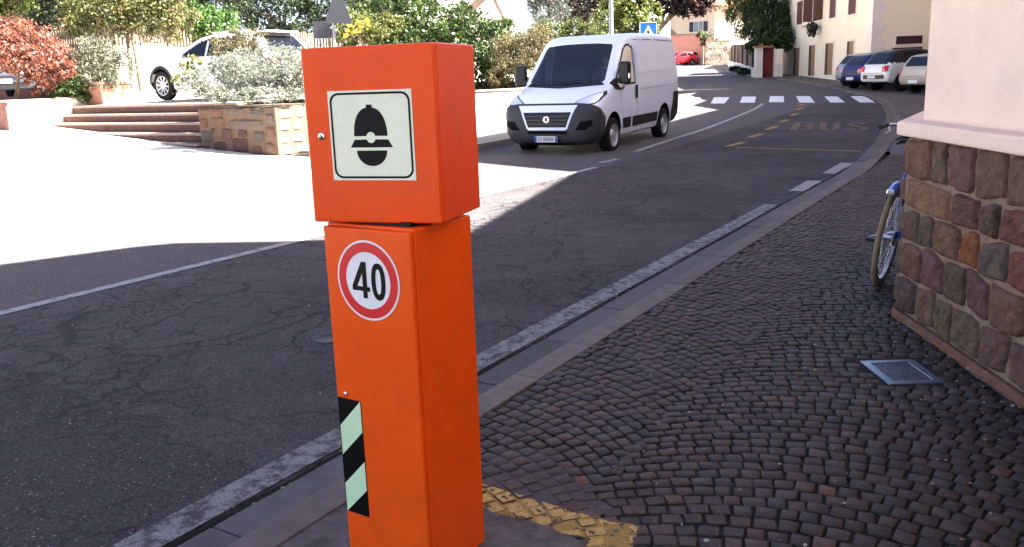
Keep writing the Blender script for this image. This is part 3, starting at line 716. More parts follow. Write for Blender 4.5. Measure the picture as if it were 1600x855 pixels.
# speed limit disc
c4 = on_face(LF, 575.4, 438.7); top = on_face(LF, 567, 376); bot = on_face(LF, 583, 502); r4 = (top[1]-bot[1])/2*1.0
disc = ring(LF, c4, .0001, r4, .0011, M_film, 'speed_limit_sign', cab)
ring(LF, c4, r4*.71, r4*.945, .0017, M_redf, 'red_band', disc)
D = lambda x, y: (c4[0]+x*r4, c4[1]+y*r4)
four = [(-.17, .46), (-.02, .46), (-.02, -.16), (.07, -.16), (.07, -.27), (-.02, -.27), (-.02, -.45), (-.16, -.45), (-.16, -.27), (-.5, -.27), (-.5, -.17)]
four = [(x-.02, y) for x, y in four]
hole = [(-.18, -.16), (-.18, .2), (-.37, -.16)]
def digit4():
    # built as three convex pieces butted together so the counter stays open
    P4 = [[(-.19, .46), (-.035, .46), (-.035, -.45), (-.18, -.45), (-.18, -.16), (-.18, .16)], [(-.19, .46), (-.18, .16), (-.355, -.16), (-.52, -.16)], [(-.52, -.16), (-.18, -.16), (-.18, -.275), (-.52, -.275)], [(-.035, -.16), (.055, -.16), (.055, -.275), (-.035, -.275)]]
    mb = MB()
    for pl in P4: mb.add([LF(D(*p)[0], -.0017, D(*p)[1]) for p in pl], [tuple(range(len(pl)))])
    return mb.build('numeral', M_black, disc)
digit4()
mb = MB(); n = 40; V = []
for i in range(n):
    a = 2*math.pi*i/n; ca, sa = math.cos(a), math.sin(a); p_ = lambda t, e: math.copysign(abs(t)**e, t)
    for rx, ry_ in ((.085, .31), (.225, .46)): V.append(LF(D(.335+rx*p_(ca, .85), 0)[0], -.0017, D(0, ry_*p_(sa, .85))[1]))
mb.add(V, [(2*i, 2*i+1, (2*i+3) % (2*n), (2*i+2) % (2*n)) for i in range(n)]); mb.build('numeral', M_black, disc)
# hazard strip
hq = [on_face(LF, *p) for p in ((527.5, 620), (564, 627), (577.7, 808.4), (543, 797))]
hu0, hu1 = (hq[0][0]+hq[3][0])/2, (hq[1][0]+hq[2][0])/2; hz1, hz0 = (hq[0][1]+hq[1][1])/2, (hq[2][1]+hq[3][1])/2
Hs = lambda u, v: (hu0+(hu1-hu0)*u, hz0+(hz1-hz0)*v)
hz = flat(LF, [Hs(0, 0), Hs(1, 0), Hs(1, 1), Hs(0, 1)], .0011, M_black, 'hazard_strip', cab)
for l0, l1, r0, r1 in ((245, 420, 106, 290), (595, 765, 468, 645)):
    fl = lambda y: 1-(y-78)/687; fr = lambda y: 1-(y-105)/705
    flat(LF, [Hs(.03, fl(l1)), Hs(.97, fr(r1)), Hs(.97, fr(r0)), Hs(.03, fl(l0))], .0016, M_green, 'luminous_stripe', hz)
# ------------------------------------------------------------------ the raised side of the square
def terr(s, n=-20): return 1.15+.035*max(0, s-14.5)
def zterr(x, y): return terr(s_of(x, y))
M_terr = mat('terrace_paving', (.55, .5, .45), .9, var=.2, scale=1.5, bump=.4, bscale=30, dirt=.4, dirtcol=(.32, .27, .23))
M_soil = mat('soil', (.12, .09, .065), .95, var=.4, scale=5, bump=.8, bscale=25)
def sn(s, n): return SN(s, n)
sheet('terrace', [sn(12.7, -45), sn(12.7, -22.7), sn(14.75, -22.8), sn(14.75, -16.0), sn(15.4, -16.0), sn(15.4, -14.6), sn(27, -14.4), sn(33, -17), sn(60, -25), sn(60, -45)], 0, M_terr, 2.5, zf=zterr)
M_stain = mat('stained_white_wall', (.74, .7, .64), .9, var=.06, scale=4, bump=.4, bscale=40, dirt=.75, dirtcol=(.34, .27, .19), dscale=2.6)
M_cope = mat('coping_stone', (.26, .2, .155), .85, var=.2, scale=8, bump=.4, bscale=40)
# steps
stp = wthing('stone_steps', 'flight of brown porphyry steps up from the square, left of the stone planter', 'steps', (*sn(14, -19), .2))
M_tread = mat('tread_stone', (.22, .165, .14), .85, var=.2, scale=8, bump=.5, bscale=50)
M_riser = mat('riser_stone_shade', (.075, .04, .033), .9, var=.3, scale=6, bump=.5, bscale=40)  # darker than the treads: the risers' shade is put into this colour
for k, (z, s0, nl) in enumerate([(1.155, 14.42, -22.9), (.94, 14.12, -22.9), (.733, 13.8, -22.9), (.51, 13.48, -22.9), (.30, 13.16, -20.2)]):
    nl = [-22.9, -22.9, -22.9, -22.9, -19.6][k]
    a, b, c, d = sn(s0, nl), sn(s0, -16.13), sn(s0+.36, -16.13), sn(s0+.36, nl)
    MB().prism([a, b, c, d], z-.055, z).build('tread', M_tread, stp, bevel=.008)
    a, b, c, d = sn(s0+.03, nl), sn(s0+.03, -16.14), sn(s0+.5, -16.14), sn(s0+.5, nl)
    MB().prism([a, b, c, d], -.1, z-.056).build('riser', M_riser, stp)
# stone planter
pl = wthing('stone_planter', 'rough stone raised planter with brown and grey blocks at the foot of the steps', 'planter', (*sn(14, -15), .1))
M_pm = mat('planter_mortar', (.085, .056, .042), .95, var=.2, scale=9, bump=.9, bscale=35)
cor = [sn(13.28, -16.1), sn(13.28, -13.72), sn(15.5, -13.5), sn(15.5, -16.1)]
MB().prism(cor, -.1, 1.06).build('wall', M_pm, pl)
def rubble():
    rg = random.Random(21); V = []; Fq = []; Cc = []
    def st(o, dv, nv, cx, cz, hx, hz, col, G=8):
        b = len(V); ph = [rg.uniform(0, 6) for _ in range(4)]
        for i in range(G+1):
            for j in range(G+1):
                u, v = -1+2*i/G, -1+2*j/G; uu = u*math.sqrt(1-.25*v*v); vv = v*math.sqrt(1-.25*u*u); ed = max(abs(u), abs(v))
                h = .045*(1-ed**5)-(.03 if ed > .99 else 0)+.006*math.sin(5*u+ph[0])*math.sin(4*v+ph[1]); wob = 1+.05*math.sin(3*u+2*v+ph[2])
                p = o+dv*(cx+uu*hx*wob)+nv*(h-.005); V.append((p[0], p[1], cz+vv*hz*wob))
        for i in range(G):
            for j in range(G):
                k = b+i*(G+1)+j; Fq.append((k, k+G+1, k+G+2, k+1)); Cc.append(tuple(c*rg.uniform(.92, 1.08) for c in col))
    tones = [(0.0840, 0.0420, 0.0266), (0.0595, 0.0336, 0.0266), (0.0700, 0.0525, 0.0434), (0.0462, 0.0245, 0.0224), (0.0840, 0.0490, 0.0336), (0.0490, 0.0392, 0.0350), (0.0665, 0.0350, 0.0294)]
    o = np.array(sn(13.28, -16.1))
    for cx, cz, hx, hz, c in ((.2, .96, .2, .08, 4), (.62, .95, .2, .09, 0), (1.2, .96, .34, .08, 2), (1.85, .95, .26, .09, 5), (.16, .72, .15, .12, 0), (.6, .73, .25, .13, 4), (1.5, .68, .62, .13, 2), (2.22, .8, .12, .12, 2), (.22, .42, .2, .15, 5), (.42, .56, .05, .05, 1),
                              (.85, .47, .2, .15, 1), (1.35, .5, .16, .1, 3), (1.85, .42, .18, .14, 5), (2.2, .5, .14, .16, 4), (.14, .12, .14, .12, 6), (.6, .18, .22, .15, 3), (1.25, .24, .28, .18, 3), (1.75, .14, .16, .1, 6), (2.15, .17, .18, .14, 4), (2.22, .02, .12, .04, 2)):
        st(o, N, -U, cx, cz+.03, hx, hz, tones[c])
    o2 = np.array(sn(13.28, -13.72)); dv = np.array(sn(15.5, -13.5))-o2; dv /= np.linalg.norm(dv); nv = np.array([dv[1], -dv[0]])
    for r in range(4):
        t = .05
        while t < 2.0: w = rg.uniform(.25, .5); st(o2, dv, nv, t+w/2, .15+.26*r, w/2-.02, .11, (.5, .44, .36), 5); t += w
    ob = raw_mesh('block', np.array(V), np.array(Fq), np.array(Cc), mat('planter_blocks', (1, 1, 1), .9, var=.25, scale=9, bump=.7, bscale=35, attr='col'), pl); smooth(ob.data, 70)
rubble()
MB().prism([sn(13.4, -15.98), sn(13.4, -13.84), sn(15.4, -13.64), sn(15.4, -15.98)], 1.0, 1.085).build('soil', M_soil, pl)
# low wall left of the steps
lw = wthing('low_wall', 'low whitewashed wall with a stone coping left of the steps, under the red maple', 'wall', (*sn(13, -24), .5))
MB().prism([sn(12.65, -34), sn(12.65, -22.45), sn(14.9, -22.6), sn(14.9, -22.95), sn(12.95, -22.8), sn(12.95, -34)], .2, 1.33).build('wall', M_stain, lw)
MB().prism([sn(12.6, -34), sn(12.6, -22.48), sn(12.648, -22.48), sn(12.648, -34)], .2, 1.329).build('front_shade_facing', mat('brown_stone_shade', (.13, .065, .055), .9, var=.3, scale=5, bump=.5, bscale=20), lw)  # brown stone sheet, its dark tone carrying the shade of the wall front
MB().prism([sn(12.55, -34), sn(12.55, -22.38), sn(14.95, -22.55), sn(14.95, -23.0), sn(13.0, -22.85), sn(13.0, -34)], 1.331, 1.385).build('coping', M_cope, lw, bevel=.01)
# sidewalk and garden wall beyond the road
wl_a = np.array(sn(15.5, -13.5)); wl_b = np.array([.55, 22.9]); wl_c = np.array(sn(33, -14.6))
side = [sn(13.4, -10.2), sn(20, -10.25), sn(25, -10.75), sn(33, -12.75), tuple(wl_c), tuple(wl_b), tuple(wl_a), sn(13.4, -13.6)]
M_side = mat('sidewalk_asphalt', (.13, .115, .11), .85, var=.2, scale=2, bump=.4, bscale=80)
o = sheet('sidewalk', side, .10, M_side, 2.0)
kb = MB(); L_ = [sn(s, -10.13+(0 if s < 20 else -(s-20)*.11)) for s in (13.4, 16, 18, 20, 22, 25, 29, 33)]
for a, b in zip(L_, L_[1:]):
    a, b = np.array(a), np.array(b); t = (b-a)/np.linalg.norm(b-a); q = np.array([t[1], -t[0]])*.08; cs = [a-q, a+q, b+q, b-q]
    kb.prism([tuple(p) for p in cs], [float(zt(p[1]))-.1 for p in cs], [float(zt(p[1]))+.106 for p in cs], (.16, .135, .125))
tag(kb.build('sidewalk_kerb', M_kerb, bevel=.01), kind='structure')
gw = wthing('garden_wall', 'long whitewashed garden wall along the road, behind the white van', 'wall', (float(wl_b[0]), float(wl_b[1]), .2))
for nm, hw, z0, z1, mm in (('wall', .14, -.1, 1.12, M_stain), ('coping', .18, 1.121, 1.18, M_cope)):
    m = MB()
    for a, b in ((wl_a, wl_b), (wl_b, wl_c)):
        t = (b-a)/np.linalg.norm(b-a); q = np.array([t[1], -t[0]])*hw; cs = [a-q, a+q, b+q, b-q]
        m.prism([tuple(p) for p in cs], [float(zt(p[1]))*.5+z0 for p in cs], [float(zt(p[1]))*.35+z1 for p in cs])
    m.build(nm, mm, gw, bevel=.012 if nm == 'coping' else 0)
sheet('garden_soil', [tuple(wl_a), tuple(wl_b), tuple(wl_c), sn(42, -18), sn(42, -30), sn(27, -14.6), sn(15.4, -14.6)], 0, M_soil, 2.5, zf=lambda x, y: 1.08+.3*.035*max(0, s_of(x, y)-14.5))
# back wall and its picket fence
bw = wthing('back_wall', 'high whitewashed retaining wall behind the parked white sport utility car', 'wall', (*sn(20, -25), 1.2))
M_rend = mat('white_render', (.72, .69, .65), .9, var=.08, scale=3, bump=.3, bscale=50, dirt=.35, dirtcol=(.45, .38, .32))
MB().prism([sn(17.6, -40), sn(17.6, -24.9), sn(42, -24.9), sn(42, -25.2), sn(17.9, -25.2), sn(17.9, -40)], .5, 2.84).build('wall', M_rend, bw)
MB().prism([sn(17.56, -40), sn(17.56, -24.85), sn(42, -24.85), sn(42, -25.25), sn(17.94, -25.25), sn(17.94, -40)], 2.841, 2.89).build('coping', M_cope, bw)
MB().prism([sn(17.57, -40), sn(17.57, -24.95), sn(17.598, -24.95), sn(17.598, -40)], .9, 2.835).build('shade_facing', mat('maroon_shade', (.12, .05, .045), .9, var=.25, scale=3, bump=.3, bscale=30), bw)  # maroon sheet paints the shade on this leg of the white wall
M_wood = mat('weathered_wood', (.1, .07, .052), .85, var=.3, scale=8, bump=.5, bscale=40)
fc = wthing('picket_fence', 'weathered wooden picket fence on top of the high white wall', 'fence', (*sn(20, -25.05), 2.9))
m = MB(); rg = random.Random(4)
def pbox(m, al, off, w, d, z0, z1, leg):
    """a box on the fence line: leg 0 runs along the road, leg 1 turns the corner to the left"""
    if leg == 0: m.prism([sn(al, -25.05-off-d), sn(al, -25.05-off), sn(al+w, -25.05-off), sn(al+w, -25.05-off-d)], z0, z1)
    else: m.prism([sn(17.75+off, -25.1-al-w), sn(17.75+off, -25.1-al), sn(17.75+off+d, -25.1-al), sn(17.75+off+d, -25.1-al-w)][::-1], z0, z1)
for leg, a, b in ((0, 17.8, 40), (1, .1, 14)):
    s = a
    while s < b: pbox(m, s, 0, .075, .03, 2.93, 2.9+rg.uniform(.6, .66), leg); s += .13
m.build('pickets', M_wood, fc)
for z in (3.02, 3.36):
    for leg, a, b in ((0, 17.8, 40), (1, .1, 14)): m = MB(); pbox(m, a, .032, b-a, .04, z, z+.07, leg); m.build('rail', M_wood, fc)
for leg, a, k in ((0, 17.8, 12), (1, .6, 7)):
    for i in range(k): m = MB(); pbox(m, a+2*i, .075, .09, .09, 2.89, 3.62, leg); m.build('post', M_wood, fc)

# ------------------------------------------------------------------ foliage
LM = leaf_mat('leaf'); LMg = leaf_mat('glossy_leaf', .25, .32)
M_bark = mat('bark', (.17, .12, .085), .95, var=.4, scale=9, bump=1.0, bscale=22)
M_barkl = mat('pale_bark', (.15, .1, .07), .95, var=.35, scale=9, bump=.8, bscale=22)
def leaves(name, parent, m, clumps, n, size, cols, seed=1, elong=2.0, k=22, sub=.2, shell=.6, droop=0.0, up=.3, tint=.3):
    rg = np.random.default_rng(seed); cl = np.array(clumps, float); w = cl[:, 3]*cl[:, 4]+cl[:, 4]*cl[:, 5]; w = w/w.sum()
    subs = []; sr = []; sc = []
    for i, c in enumerate(cl):
        kk = max(4, int(k*len(cl)*w[i])); d = rg.normal(size=(kk, 3)); d /= np.linalg.norm(d, axis=1)[:, None]
        rad = shell+(1-shell)*rg.random(kk)**.7
        subs.append(c[:3]+d*rad[:, None]*c[3:6]); sr.append(np.repeat(c[3:6][None]*sub, kk, 0)*rg.uniform(.6, 1.4, (kk, 1))); sc.append(rg.uniform(1-tint, 1+tint, kk))
    subs = np.vstack(subs); sr = np.vstack(sr); sc = np.concatenate(sc); j = rg.integers(0, len(subs), n)
    p = subs[j]+rg.normal(size=(n, 3))*sr[j]; cen = cl[rg.choice(len(cl), n, p=w), :3]
    a = rg.normal(size=(n, 3)); a[:, 2] -= droop; a /= np.linalg.norm(a, axis=1)[:, None]
    nr = rg.normal(size=(n, 3)); nr[:, 2] += up; b = np.cross(a, nr); b /= np.linalg.norm(b, axis=1)[:, None]+1e-9
    L = size*rg.uniform(.6, 1.35, n)/2; a = a*L[:, None]; b = b*(L/elong)[:, None]
    nn = np.cross(a, b); nn /= np.linalg.norm(nn, axis=1)[:, None]+1e-9
    V = np.stack([p-a, p+b-a*.1+nn*(L*.12)[:, None], p+a, p-b-a*.1+nn*(L*.12)[:, None]], 1).reshape(-1, 3)
    col = .6*np.array(cols)[rg.integers(0, len(cols), n)]*sc[j][:, None]*rg.uniform(.75, 1.25, (n, 1))
    return raw_mesh(name, V, np.arange(4*n).reshape(n, 4), col, m, parent)
def px_clumps(lst):
    """(px, py, depth, radius_px[, flat]) read off the photograph and turned into places and metres"""
    out = []
    for c in lst:
        q = at_depth(c[0], c[1], c[2]); r = c[3]*c[2]/F; f = c[4] if len(c) > 4 else 1.0; out.append((q.x, q.y, q.z, r, r*.9, r*f))
    return out
def plant(name, label, cat, base, clumps, n, size, cols, m=None, trunk=None, group=None, seed=1, part='foliage', tm=None, **kw):
    """clumps in world metres; trunk = list of (path, radii)"""
    t = wthing(name, label, cat, tuple(base), group)
    leaves(part, t, m or LM, clumps, n, size, cols, seed, **kw)
    if trunk:
        for path, r in trunk: MB().tube(path, r, 8).build('trunk' if path is trunk[0][0] else 'limb', tm or M_bark, t, sm=60)
    return t
def limbs(base, clumps, r, fork=.4, n=6):
    base = Vector(base); c0 = sum((Vector(c[:3]) for c in clumps), Vector())/len(clumps); f = base.lerp(c0, fork); out = [([base, base.lerp(f, .5)+Vector((.04*r*5, 0, 0)), f], [r, r*.8, r*.65])]
    for c in sorted(clumps, key=lambda c: -c[3])[:n]:
        e = Vector(c[:3]); md = f.lerp(e, .5)+Vector((0, 0, .12*(e-f).length)); out.append(([f, md, e], [r*.5, r*.3, r*.1]))
    return out
GREEN = [(.075, .11, .03), (.06, .095, .025), (.095, .13, .035), (.05, .08, .025)]
YGREEN = [(.16, .17, .045), (.13, .15, .04), (.18, .18, .06), (.1, .12, .035)]
DARK = [(.022, .04, .016), (.03, .05, .02), (.018, .032, .016)]
LAUREL = [(.05, .11, .022), (.065, .135, .03), (.08, .15, .035)]
RED = [(.25, .075, .05), (.3, .1, .065), (.2, .055, .04), (.32, .13, .08), (.22, .09, .045)]
OLIVE = [(.16, .17, .11), (.2, .2, .14), (.12, .14, .08), (.22, .21, .15)]
SILVER = [(.27, .29, .24), (.33, .35, .3), (.2, .22, .17), (.13, .15, .11)]
# red maple
cl = px_clumps([(-8, 66, 24, 44, .55), (42, 62, 24, 40, .5), (10, 45, 24.4, 34, .5), (80, 85, 23.8, 30, .55), (96, 108, 23.6, 22, .7), (55, 100, 23.4, 34, .6), (10, 92, 23.3, 38, .5), (-40, 90, 24, 44, .6), (60, 128, 23.5, 22, .8), (92, 128, 23.5, 12, .8), (-30, 50, 24.4, 40, .5)])
bs = at_depth(24, 158, 24.2)
plant('red_maple', 'weeping maple with orange red leaves above the low white wall', 'tree', bs, cl, 17000, .11, RED, trunk=limbs(bs, cl, .055, .55), tm=M_barkl, seed=2, elong=2.6, droop=.7, part='crown', tint=.35, k=34, sub=.17)
# green under-planting
cl = px_clumps([(112, 132, 24.3, 22, .8), (128, 145, 24.2, 13), (85, 146, 24.0, 12, .8)])
plant('leafy_shrub', 'low dark green shrub between the red maple and the potted bush', 'shrub', at_depth(115, 155, 24.3), cl, 1500, .1, LAUREL+GREEN, seed=3)
# potted bush
pb = at_depth(168, 164, 24.6)
pot = thing('planter_pot', 'square tapered terracotta pot at the top of the steps', 'pot', pb, R(-31))
m = MB(); V = []
for z, h in ((0, .40), (.56, .47), (.56, .50), (.63, .50), (.63, .45), (.56, .44)):
    for a, b in ((-1, -1), (1, -1), (1, 1), (-1, 1)): V.append((a*h, b*h, z))
m.add(V, [(4*k+i, 4*k+(i+1) % 4, 4*k+4+(i+1) % 4, 4*k+4+i) for k in range(5) for i in range(4)]+[(3, 2, 1, 0)])
m.build('vessel', mat('terracotta', (.2, .105, .07), .85, var=.15, scale=6, bump=.3, bscale=40), pot)
MB().box((0, 0, .57), (.86, .86, .04)).build('soil', M_soil, pot)
cl = px_clumps([(150, 98, 24.6, 34), (180, 108, 24.5, 28), (128, 88, 24.7, 18), (195, 95, 24.6, 16), (160, 122, 24.3, 26, .6), (170, 80, 24.7, 18)])
plant('olive_bush', 'grey green narrow leaved bush growing in the square terracotta pot', 'bush', pb+Vector((0, 0, .6)), cl, 5500, .11, OLIVE, seed=4, elong=4.0, trunk=limbs(pb+Vector((0, 0, .55)), cl, .03, .4), k=30)
# yellowing tree with two stems
cl = px_clumps([(130, 25, 27, 34, .8), (175, 30, 27, 36, .8), (225, 30, 27, 34, .9), (265, 40, 27.4, 26), (200, 5, 27, 40), (150, -10, 27.5, 40), (255, 8, 27, 34), (290, 22, 27.6, 20), (120, 45, 27.4, 20, .7)])
b1, b2 = at_depth(208, 138, 26.6), at_depth(223, 143, 26.2)
tr = [([b2, at_depth(217, 105, 26.3), at_depth(209, 60, 26.6), at_depth(206, 20, 27)], [.11, .1, .085, .05]), ([b1, at_depth(204, 100, 26.7), at_depth(199, 60, 26.8), at_depth(190, 15, 27)], [.075, .07, .06, .04])]
plant('olive_tree', 'yellowing olive green tree with two leaning stems in front of the picket fence', 'tree', b2, cl, 14000, .11, YGREEN+[(.17, .13, .06)], trunk=tr, tm=M_barkl, seed=5, part='crown', k=30)
# low table/bench behind the trunks
bn = at_depth(228, 138, 26.9)
be = thing('garden_bench', 'white slatted garden bench under the yellowing tree', 'bench', bn, R(-31))
M_bw = mat('white_wood', (.62, .58, .55), .7, var=.1, scale=10)
MB().box((0, 0, .42), (1.3, .4, .06)).build('seat', M_bw, be, bevel=.008)
m = MB(); [m.box((0, .2, z), (1.3, .04, .12)) for z in (.6, .78)]; m.build('backrest', M_bw, be, bevel=.008)
for x in (-.58, .58): MB().box((x, 0, .195), (.07, .36, .39)).build('leg', M_bw, be, bevel=.008)
# hedges and trees behind
cl = px_clumps([(285, 45, 31, 26, .9), (315, 38, 31.5, 28), (340, 42, 32, 24), (300, 22, 31.5, 14), (352, 35, 33, 18)])
plant('laurel_hedge', 'bright green laurel hedge rising behind the picket fence', 'hedge', at_depth(310, 66, 32), cl, 9000, .14, LAUREL, LMg, seed=6, k=30)
cl = px_clumps([(385, 8, 39, 36), (430, 0, 40, 40), (470, 20, 40, 34), (410, 42, 40, 26, .8), (500, 5, 41, 40), (455, -35, 41, 46), (380, -30, 40, 46), (450, 44, 39, 22, .8), (530, 30, 42, 34)])
bs = at_depth(440, 90, 41)
plant('dark_yew', 'dark evergreen tree behind the white sport utility car', 'tree', bs, cl, 15000, .16, DARK+[(.04, .06, .02)], trunk=limbs(bs, cl, .2), seed=7, part='crown')
cl = px_clumps([(95, 20, 34, 40), (60, 0, 34, 36), (100, 55, 34, 30), (130, -20, 34, 50), (70, 48, 34, 22), (20, 35, 35, 34), (-20, 20, 35, 40)])
bs = at_depth(95, 110, 34)
plant('dark_cypress', 'dark green evergreen behind the red maple', 'tree', bs, cl, 14000, .14, DARK, trunk=limbs(bs, cl, .16), seed=8, part='crown')
cl = px_clumps([(0, 5, 29, 26), (28, 0, 29, 20), (-30, 15, 29, 26), (45, -20, 29, 26), (-5, -30, 29, 36)])
bs = at_depth(-30, 130, 29)
plant('lime_tree', 'bright yellow green tree crown hanging in the top corner over the red maple', 'tree', bs, cl, 5200, .15, [(.15, .2, .04), (.12, .17, .03), (.2, .22, .05)], trunk=limbs(bs, cl, .12, .7), seed=9, part='crown')
for i, (px, d, h) in enumerate(((180, 48, 90), (290, 52, 80), (20, 46, 90), (600, 60, 110), (700, 64, 90))):
    cl = px_clumps([(px, 10, d, h*.6), (px-50, -10, d+1, h*.6), (px+55, 0, d, h*.6), (px, -50, d, h*.7)])
    bs = at_depth(px, 90, d)
    plant('forest_tree', ['tall dark tree behind the olive green tree', 'tall dark tree behind the laurel hedge', 'tall dark tree behind the cypress and maple', 'tall dark tree behind the leafy shrubs and road sign', 'tall dark tree beside the white house with the tiled porch'][i], 'tree', bs, cl, 5000, .3, DARK+[(.045, .06, .02)], trunk=limbs(bs, cl, .22), seed=20+i, part='crown', group='trees behind the garden')
# silver mound on the planter
cl = px_clumps([(330, 128, 19.4, 30, .75), (300, 140, 19.2, 20, .7), (370, 112, 19.6, 32, .75), (405, 122, 19.2, 34, .75), (440, 112, 19.6, 34, .85), (470, 122, 19.4, 32, .9), (345, 148, 18.9, 22, .6), (390, 150, 18.8, 22, .55), (425, 150, 18.7, 20, .5), (455, 148, 18.8, 18, .5), (490, 110, 20, 30), (380, 92, 20, 20, .7), (430, 90, 20.2, 26, .7), (345, 104, 20, 18, .8), (465, 92, 20.2, 22, .8), (305, 122, 19.6, 16, .8)])
plant('silver_shrub', 'mounded silvery grey shrub spilling over the stone planter', 'shrub', at_depth(400, 165, 19.3), cl, 34000, .055, SILVER, seed=10, elong=2.6, k=60, sub=.16, shell=.75, tint=.25)
cl = px_clumps([(360, 75, 20.6, 22, .8), (385, 70, 20.6, 22, .8), (350, 90, 20.4, 16), (400, 78, 20.7, 14), (330, 62, 20.6, 8, .5), (405, 50, 20.6, 10, .5), (370, 52, 20.6, 10, .5)])
bs = at_depth(372, 112, 20.5)
plant('rosemary_bush', 'twiggy brownish green bush behind the silvery shrub', 'bush', bs, cl, 3200, .1, [(.17, .15, .07), (.12, .12, .05), (.22, .19, .1)], seed=11, elong=4.5, trunk=[([bs, at_depth(372+dx*.4, 75, 20.6), at_depth(372+dx, 48, 20.6)], [.018, .012, .006]) for dx in (-45, -25, -5, 15, 35)], k=20, sub=.3)
cl = px_clumps([(295, 112, 19.6, 10), (305, 95, 19.6, 8), (278, 125, 19.5, 8), (288, 100, 19.6, 6)])
bs = at_depth(300, 140, 19.5)
plant('rose_sprig', 'thin yellow green rose sprigs in front of the white sport utility car', 'plant', bs, cl, 260, .1, [(.22, .24, .06), (.3, .26, .1)], seed=12, trunk=[([bs, at_depth(305, 100, 19.6)], [.008, .004]), ([bs, at_depth(282, 108, 19.6)], [.008, .004])])
# shrubs behind the garden wall
cl = px_clumps([(560, 45, 25, 26), (590, 55, 24.6, 20), (540, 60, 24.6, 16), (610, 40, 25, 20)])
bs = at_depth(565, 120, 25)
t = plant('flowering_shrub', 'yellow green flowering shrub right of the triangular sign', 'shrub', bs, cl, 3600, .1, YGREEN+[(.14, .18, .04)], seed=13)
leaves('blossom', t, leaf_mat('petal', .3), px_clumps([(555, 42, 24.4, 12), (575, 36, 24.4, 8), (540, 52, 24.3, 8)]), 60, .09, [(.7, .5, .03), (.75, .6, .06)], 3, 1.1)
cl = px_clumps([(580, 5, 27, 36), (620, 25, 26, 38), (660, 35, 26, 38), (700, 50, 25.6, 36), (740, 55, 25.4, 34), (775, 65, 25, 28), (650, 0, 27.5, 30), (690, 75, 25.2, 34), (740, 95, 24.6, 36), (760, 110, 24.2, 26), (640, 75, 25.5, 40), (600, 95, 25, 36), (550, 110, 24.5, 30), (785, 42, 25.8, 16), (720, 28, 26.4, 20), (790, 85, 24.8, 20), (610, -20, 28, 36), (560, -25, 28, 34)])
bs = at_depth(690, 140, 25)
plant('viburnum_shrub', 'big dense green shrub behind the orange cabinet', 'shrub', bs, cl, 30000, .12, GREEN+LAUREL+[(.11, .14, .06)], LMg, seed=14, trunk=limbs(bs, cl, .07), k=30)
cl = px_clumps([(800, 80, 23.9, 26), (825, 70, 24, 24), (845, 60, 24.4, 20), (790, 105, 23.6, 20), (815, 105, 23.6, 22), (835, 95, 23.8, 18), (775, 120, 23.4, 14), (850, 80, 24, 14)])
bs = at_depth(812, 138, 23.8)
plant('broom_bush', 'feathery brown and olive broom bush left of the van', 'bush', bs, cl, 13000, .11, [(.17, .15, .06), (.2, .15, .075), (.13, .13, .045), (.16, .17, .06), (.19, .12, .07)], seed=15, elong=6, droop=-.8, k=30, trunk=limbs(bs, cl, .03, .2))
cl = px_clumps([(870, 52, 28, 22, .7), (905, 48, 28, 22, .7), (940, 50, 28.4, 18, .7), (890, 66, 28, 20, .7), (925, 62, 28, 20, .7), (960, 58, 28.6, 14, .7), (850, 45, 28, 14)])
plant('wild_hedge', 'yellow green mixed hedge showing over the roof of the van', 'hedge', at_depth(900, 110, 28), cl, 7000, .11, YGREEN+GREEN, seed=16, elong=3)
cl = px_clumps([(845, 12, 44, 22, 1.4), (835, -20, 44, 26), (872, 22, 43.6, 16), (850, 40, 43, 14), (866, -15, 44, 24)])
bs = at_depth(850, 95, 44)
plant('silver_conifer', 'tall silver grey conifer right of the white house', 'tree', bs, cl, 7000, .16, [(.13, .15, .13), (.09, .11, .09), (.17, .18, .16), (.05, .06, .05)], seed=17, elong=3.5, trunk=limbs(bs, cl, .15), part='crown')
cl = px_clumps([(885, 10, 47, 26), (915, 5, 47, 26), (925, 28, 47, 16), (895, 30, 47, 18), (905, -25, 47, 36), (940, -10, 47, 24)])
bs = at_depth(905, 90, 47)
plant('copper_beech', 'dark purple brown tree behind the street lamp pole', 'tree', bs, cl, 7500, .18, [(.075, .05, .05), (.055, .04, .04), (.1, .075, .06), (.06, .06, .035)], seed=18, trunk=limbs(bs, cl, .15), part='crown')
cl = px_clumps([(955, 22, 41, 24), (985, 8, 41, 28), (1010, 22, 41, 20), (990, 35, 40.6, 22), (960, 40, 40.6, 16), (975, -12, 41.5, 26), (1012, 40, 41, 14)])
bs = at_depth(980, 110, 41)
plant('round_maple', 'rounded yellow green tree behind the blue crossing sign', 'tree', bs, cl, 11000, .17, [(.17, .2, .045), (.14, .17, .035), (.2, .22, .06)], seed=19, trunk=limbs(bs, cl, .13), part='crown', shell=.8)
cl = px_clumps([(1050, -5, 52, 26), (1080, 2, 52, 22), (1040, 12, 52, 16, .7), (1072, 16, 52, 14, .8), (1095, 14, 52, 12, .8), (1020, -20, 52, 30), (1090, -25, 52, 36), (1060, 14, 52, 12)])
bs = at_depth(985, 112, 52)
plant('purple_plum', 'dark purple leaved tree overhanging the top of the road', 'tree', bs, cl, 8000, .2, [(.035, .02, .03), (.05, .03, .035), (.028, .02, .02)], seed=30, trunk=limbs(bs, cl, .17, .6), part='crown')
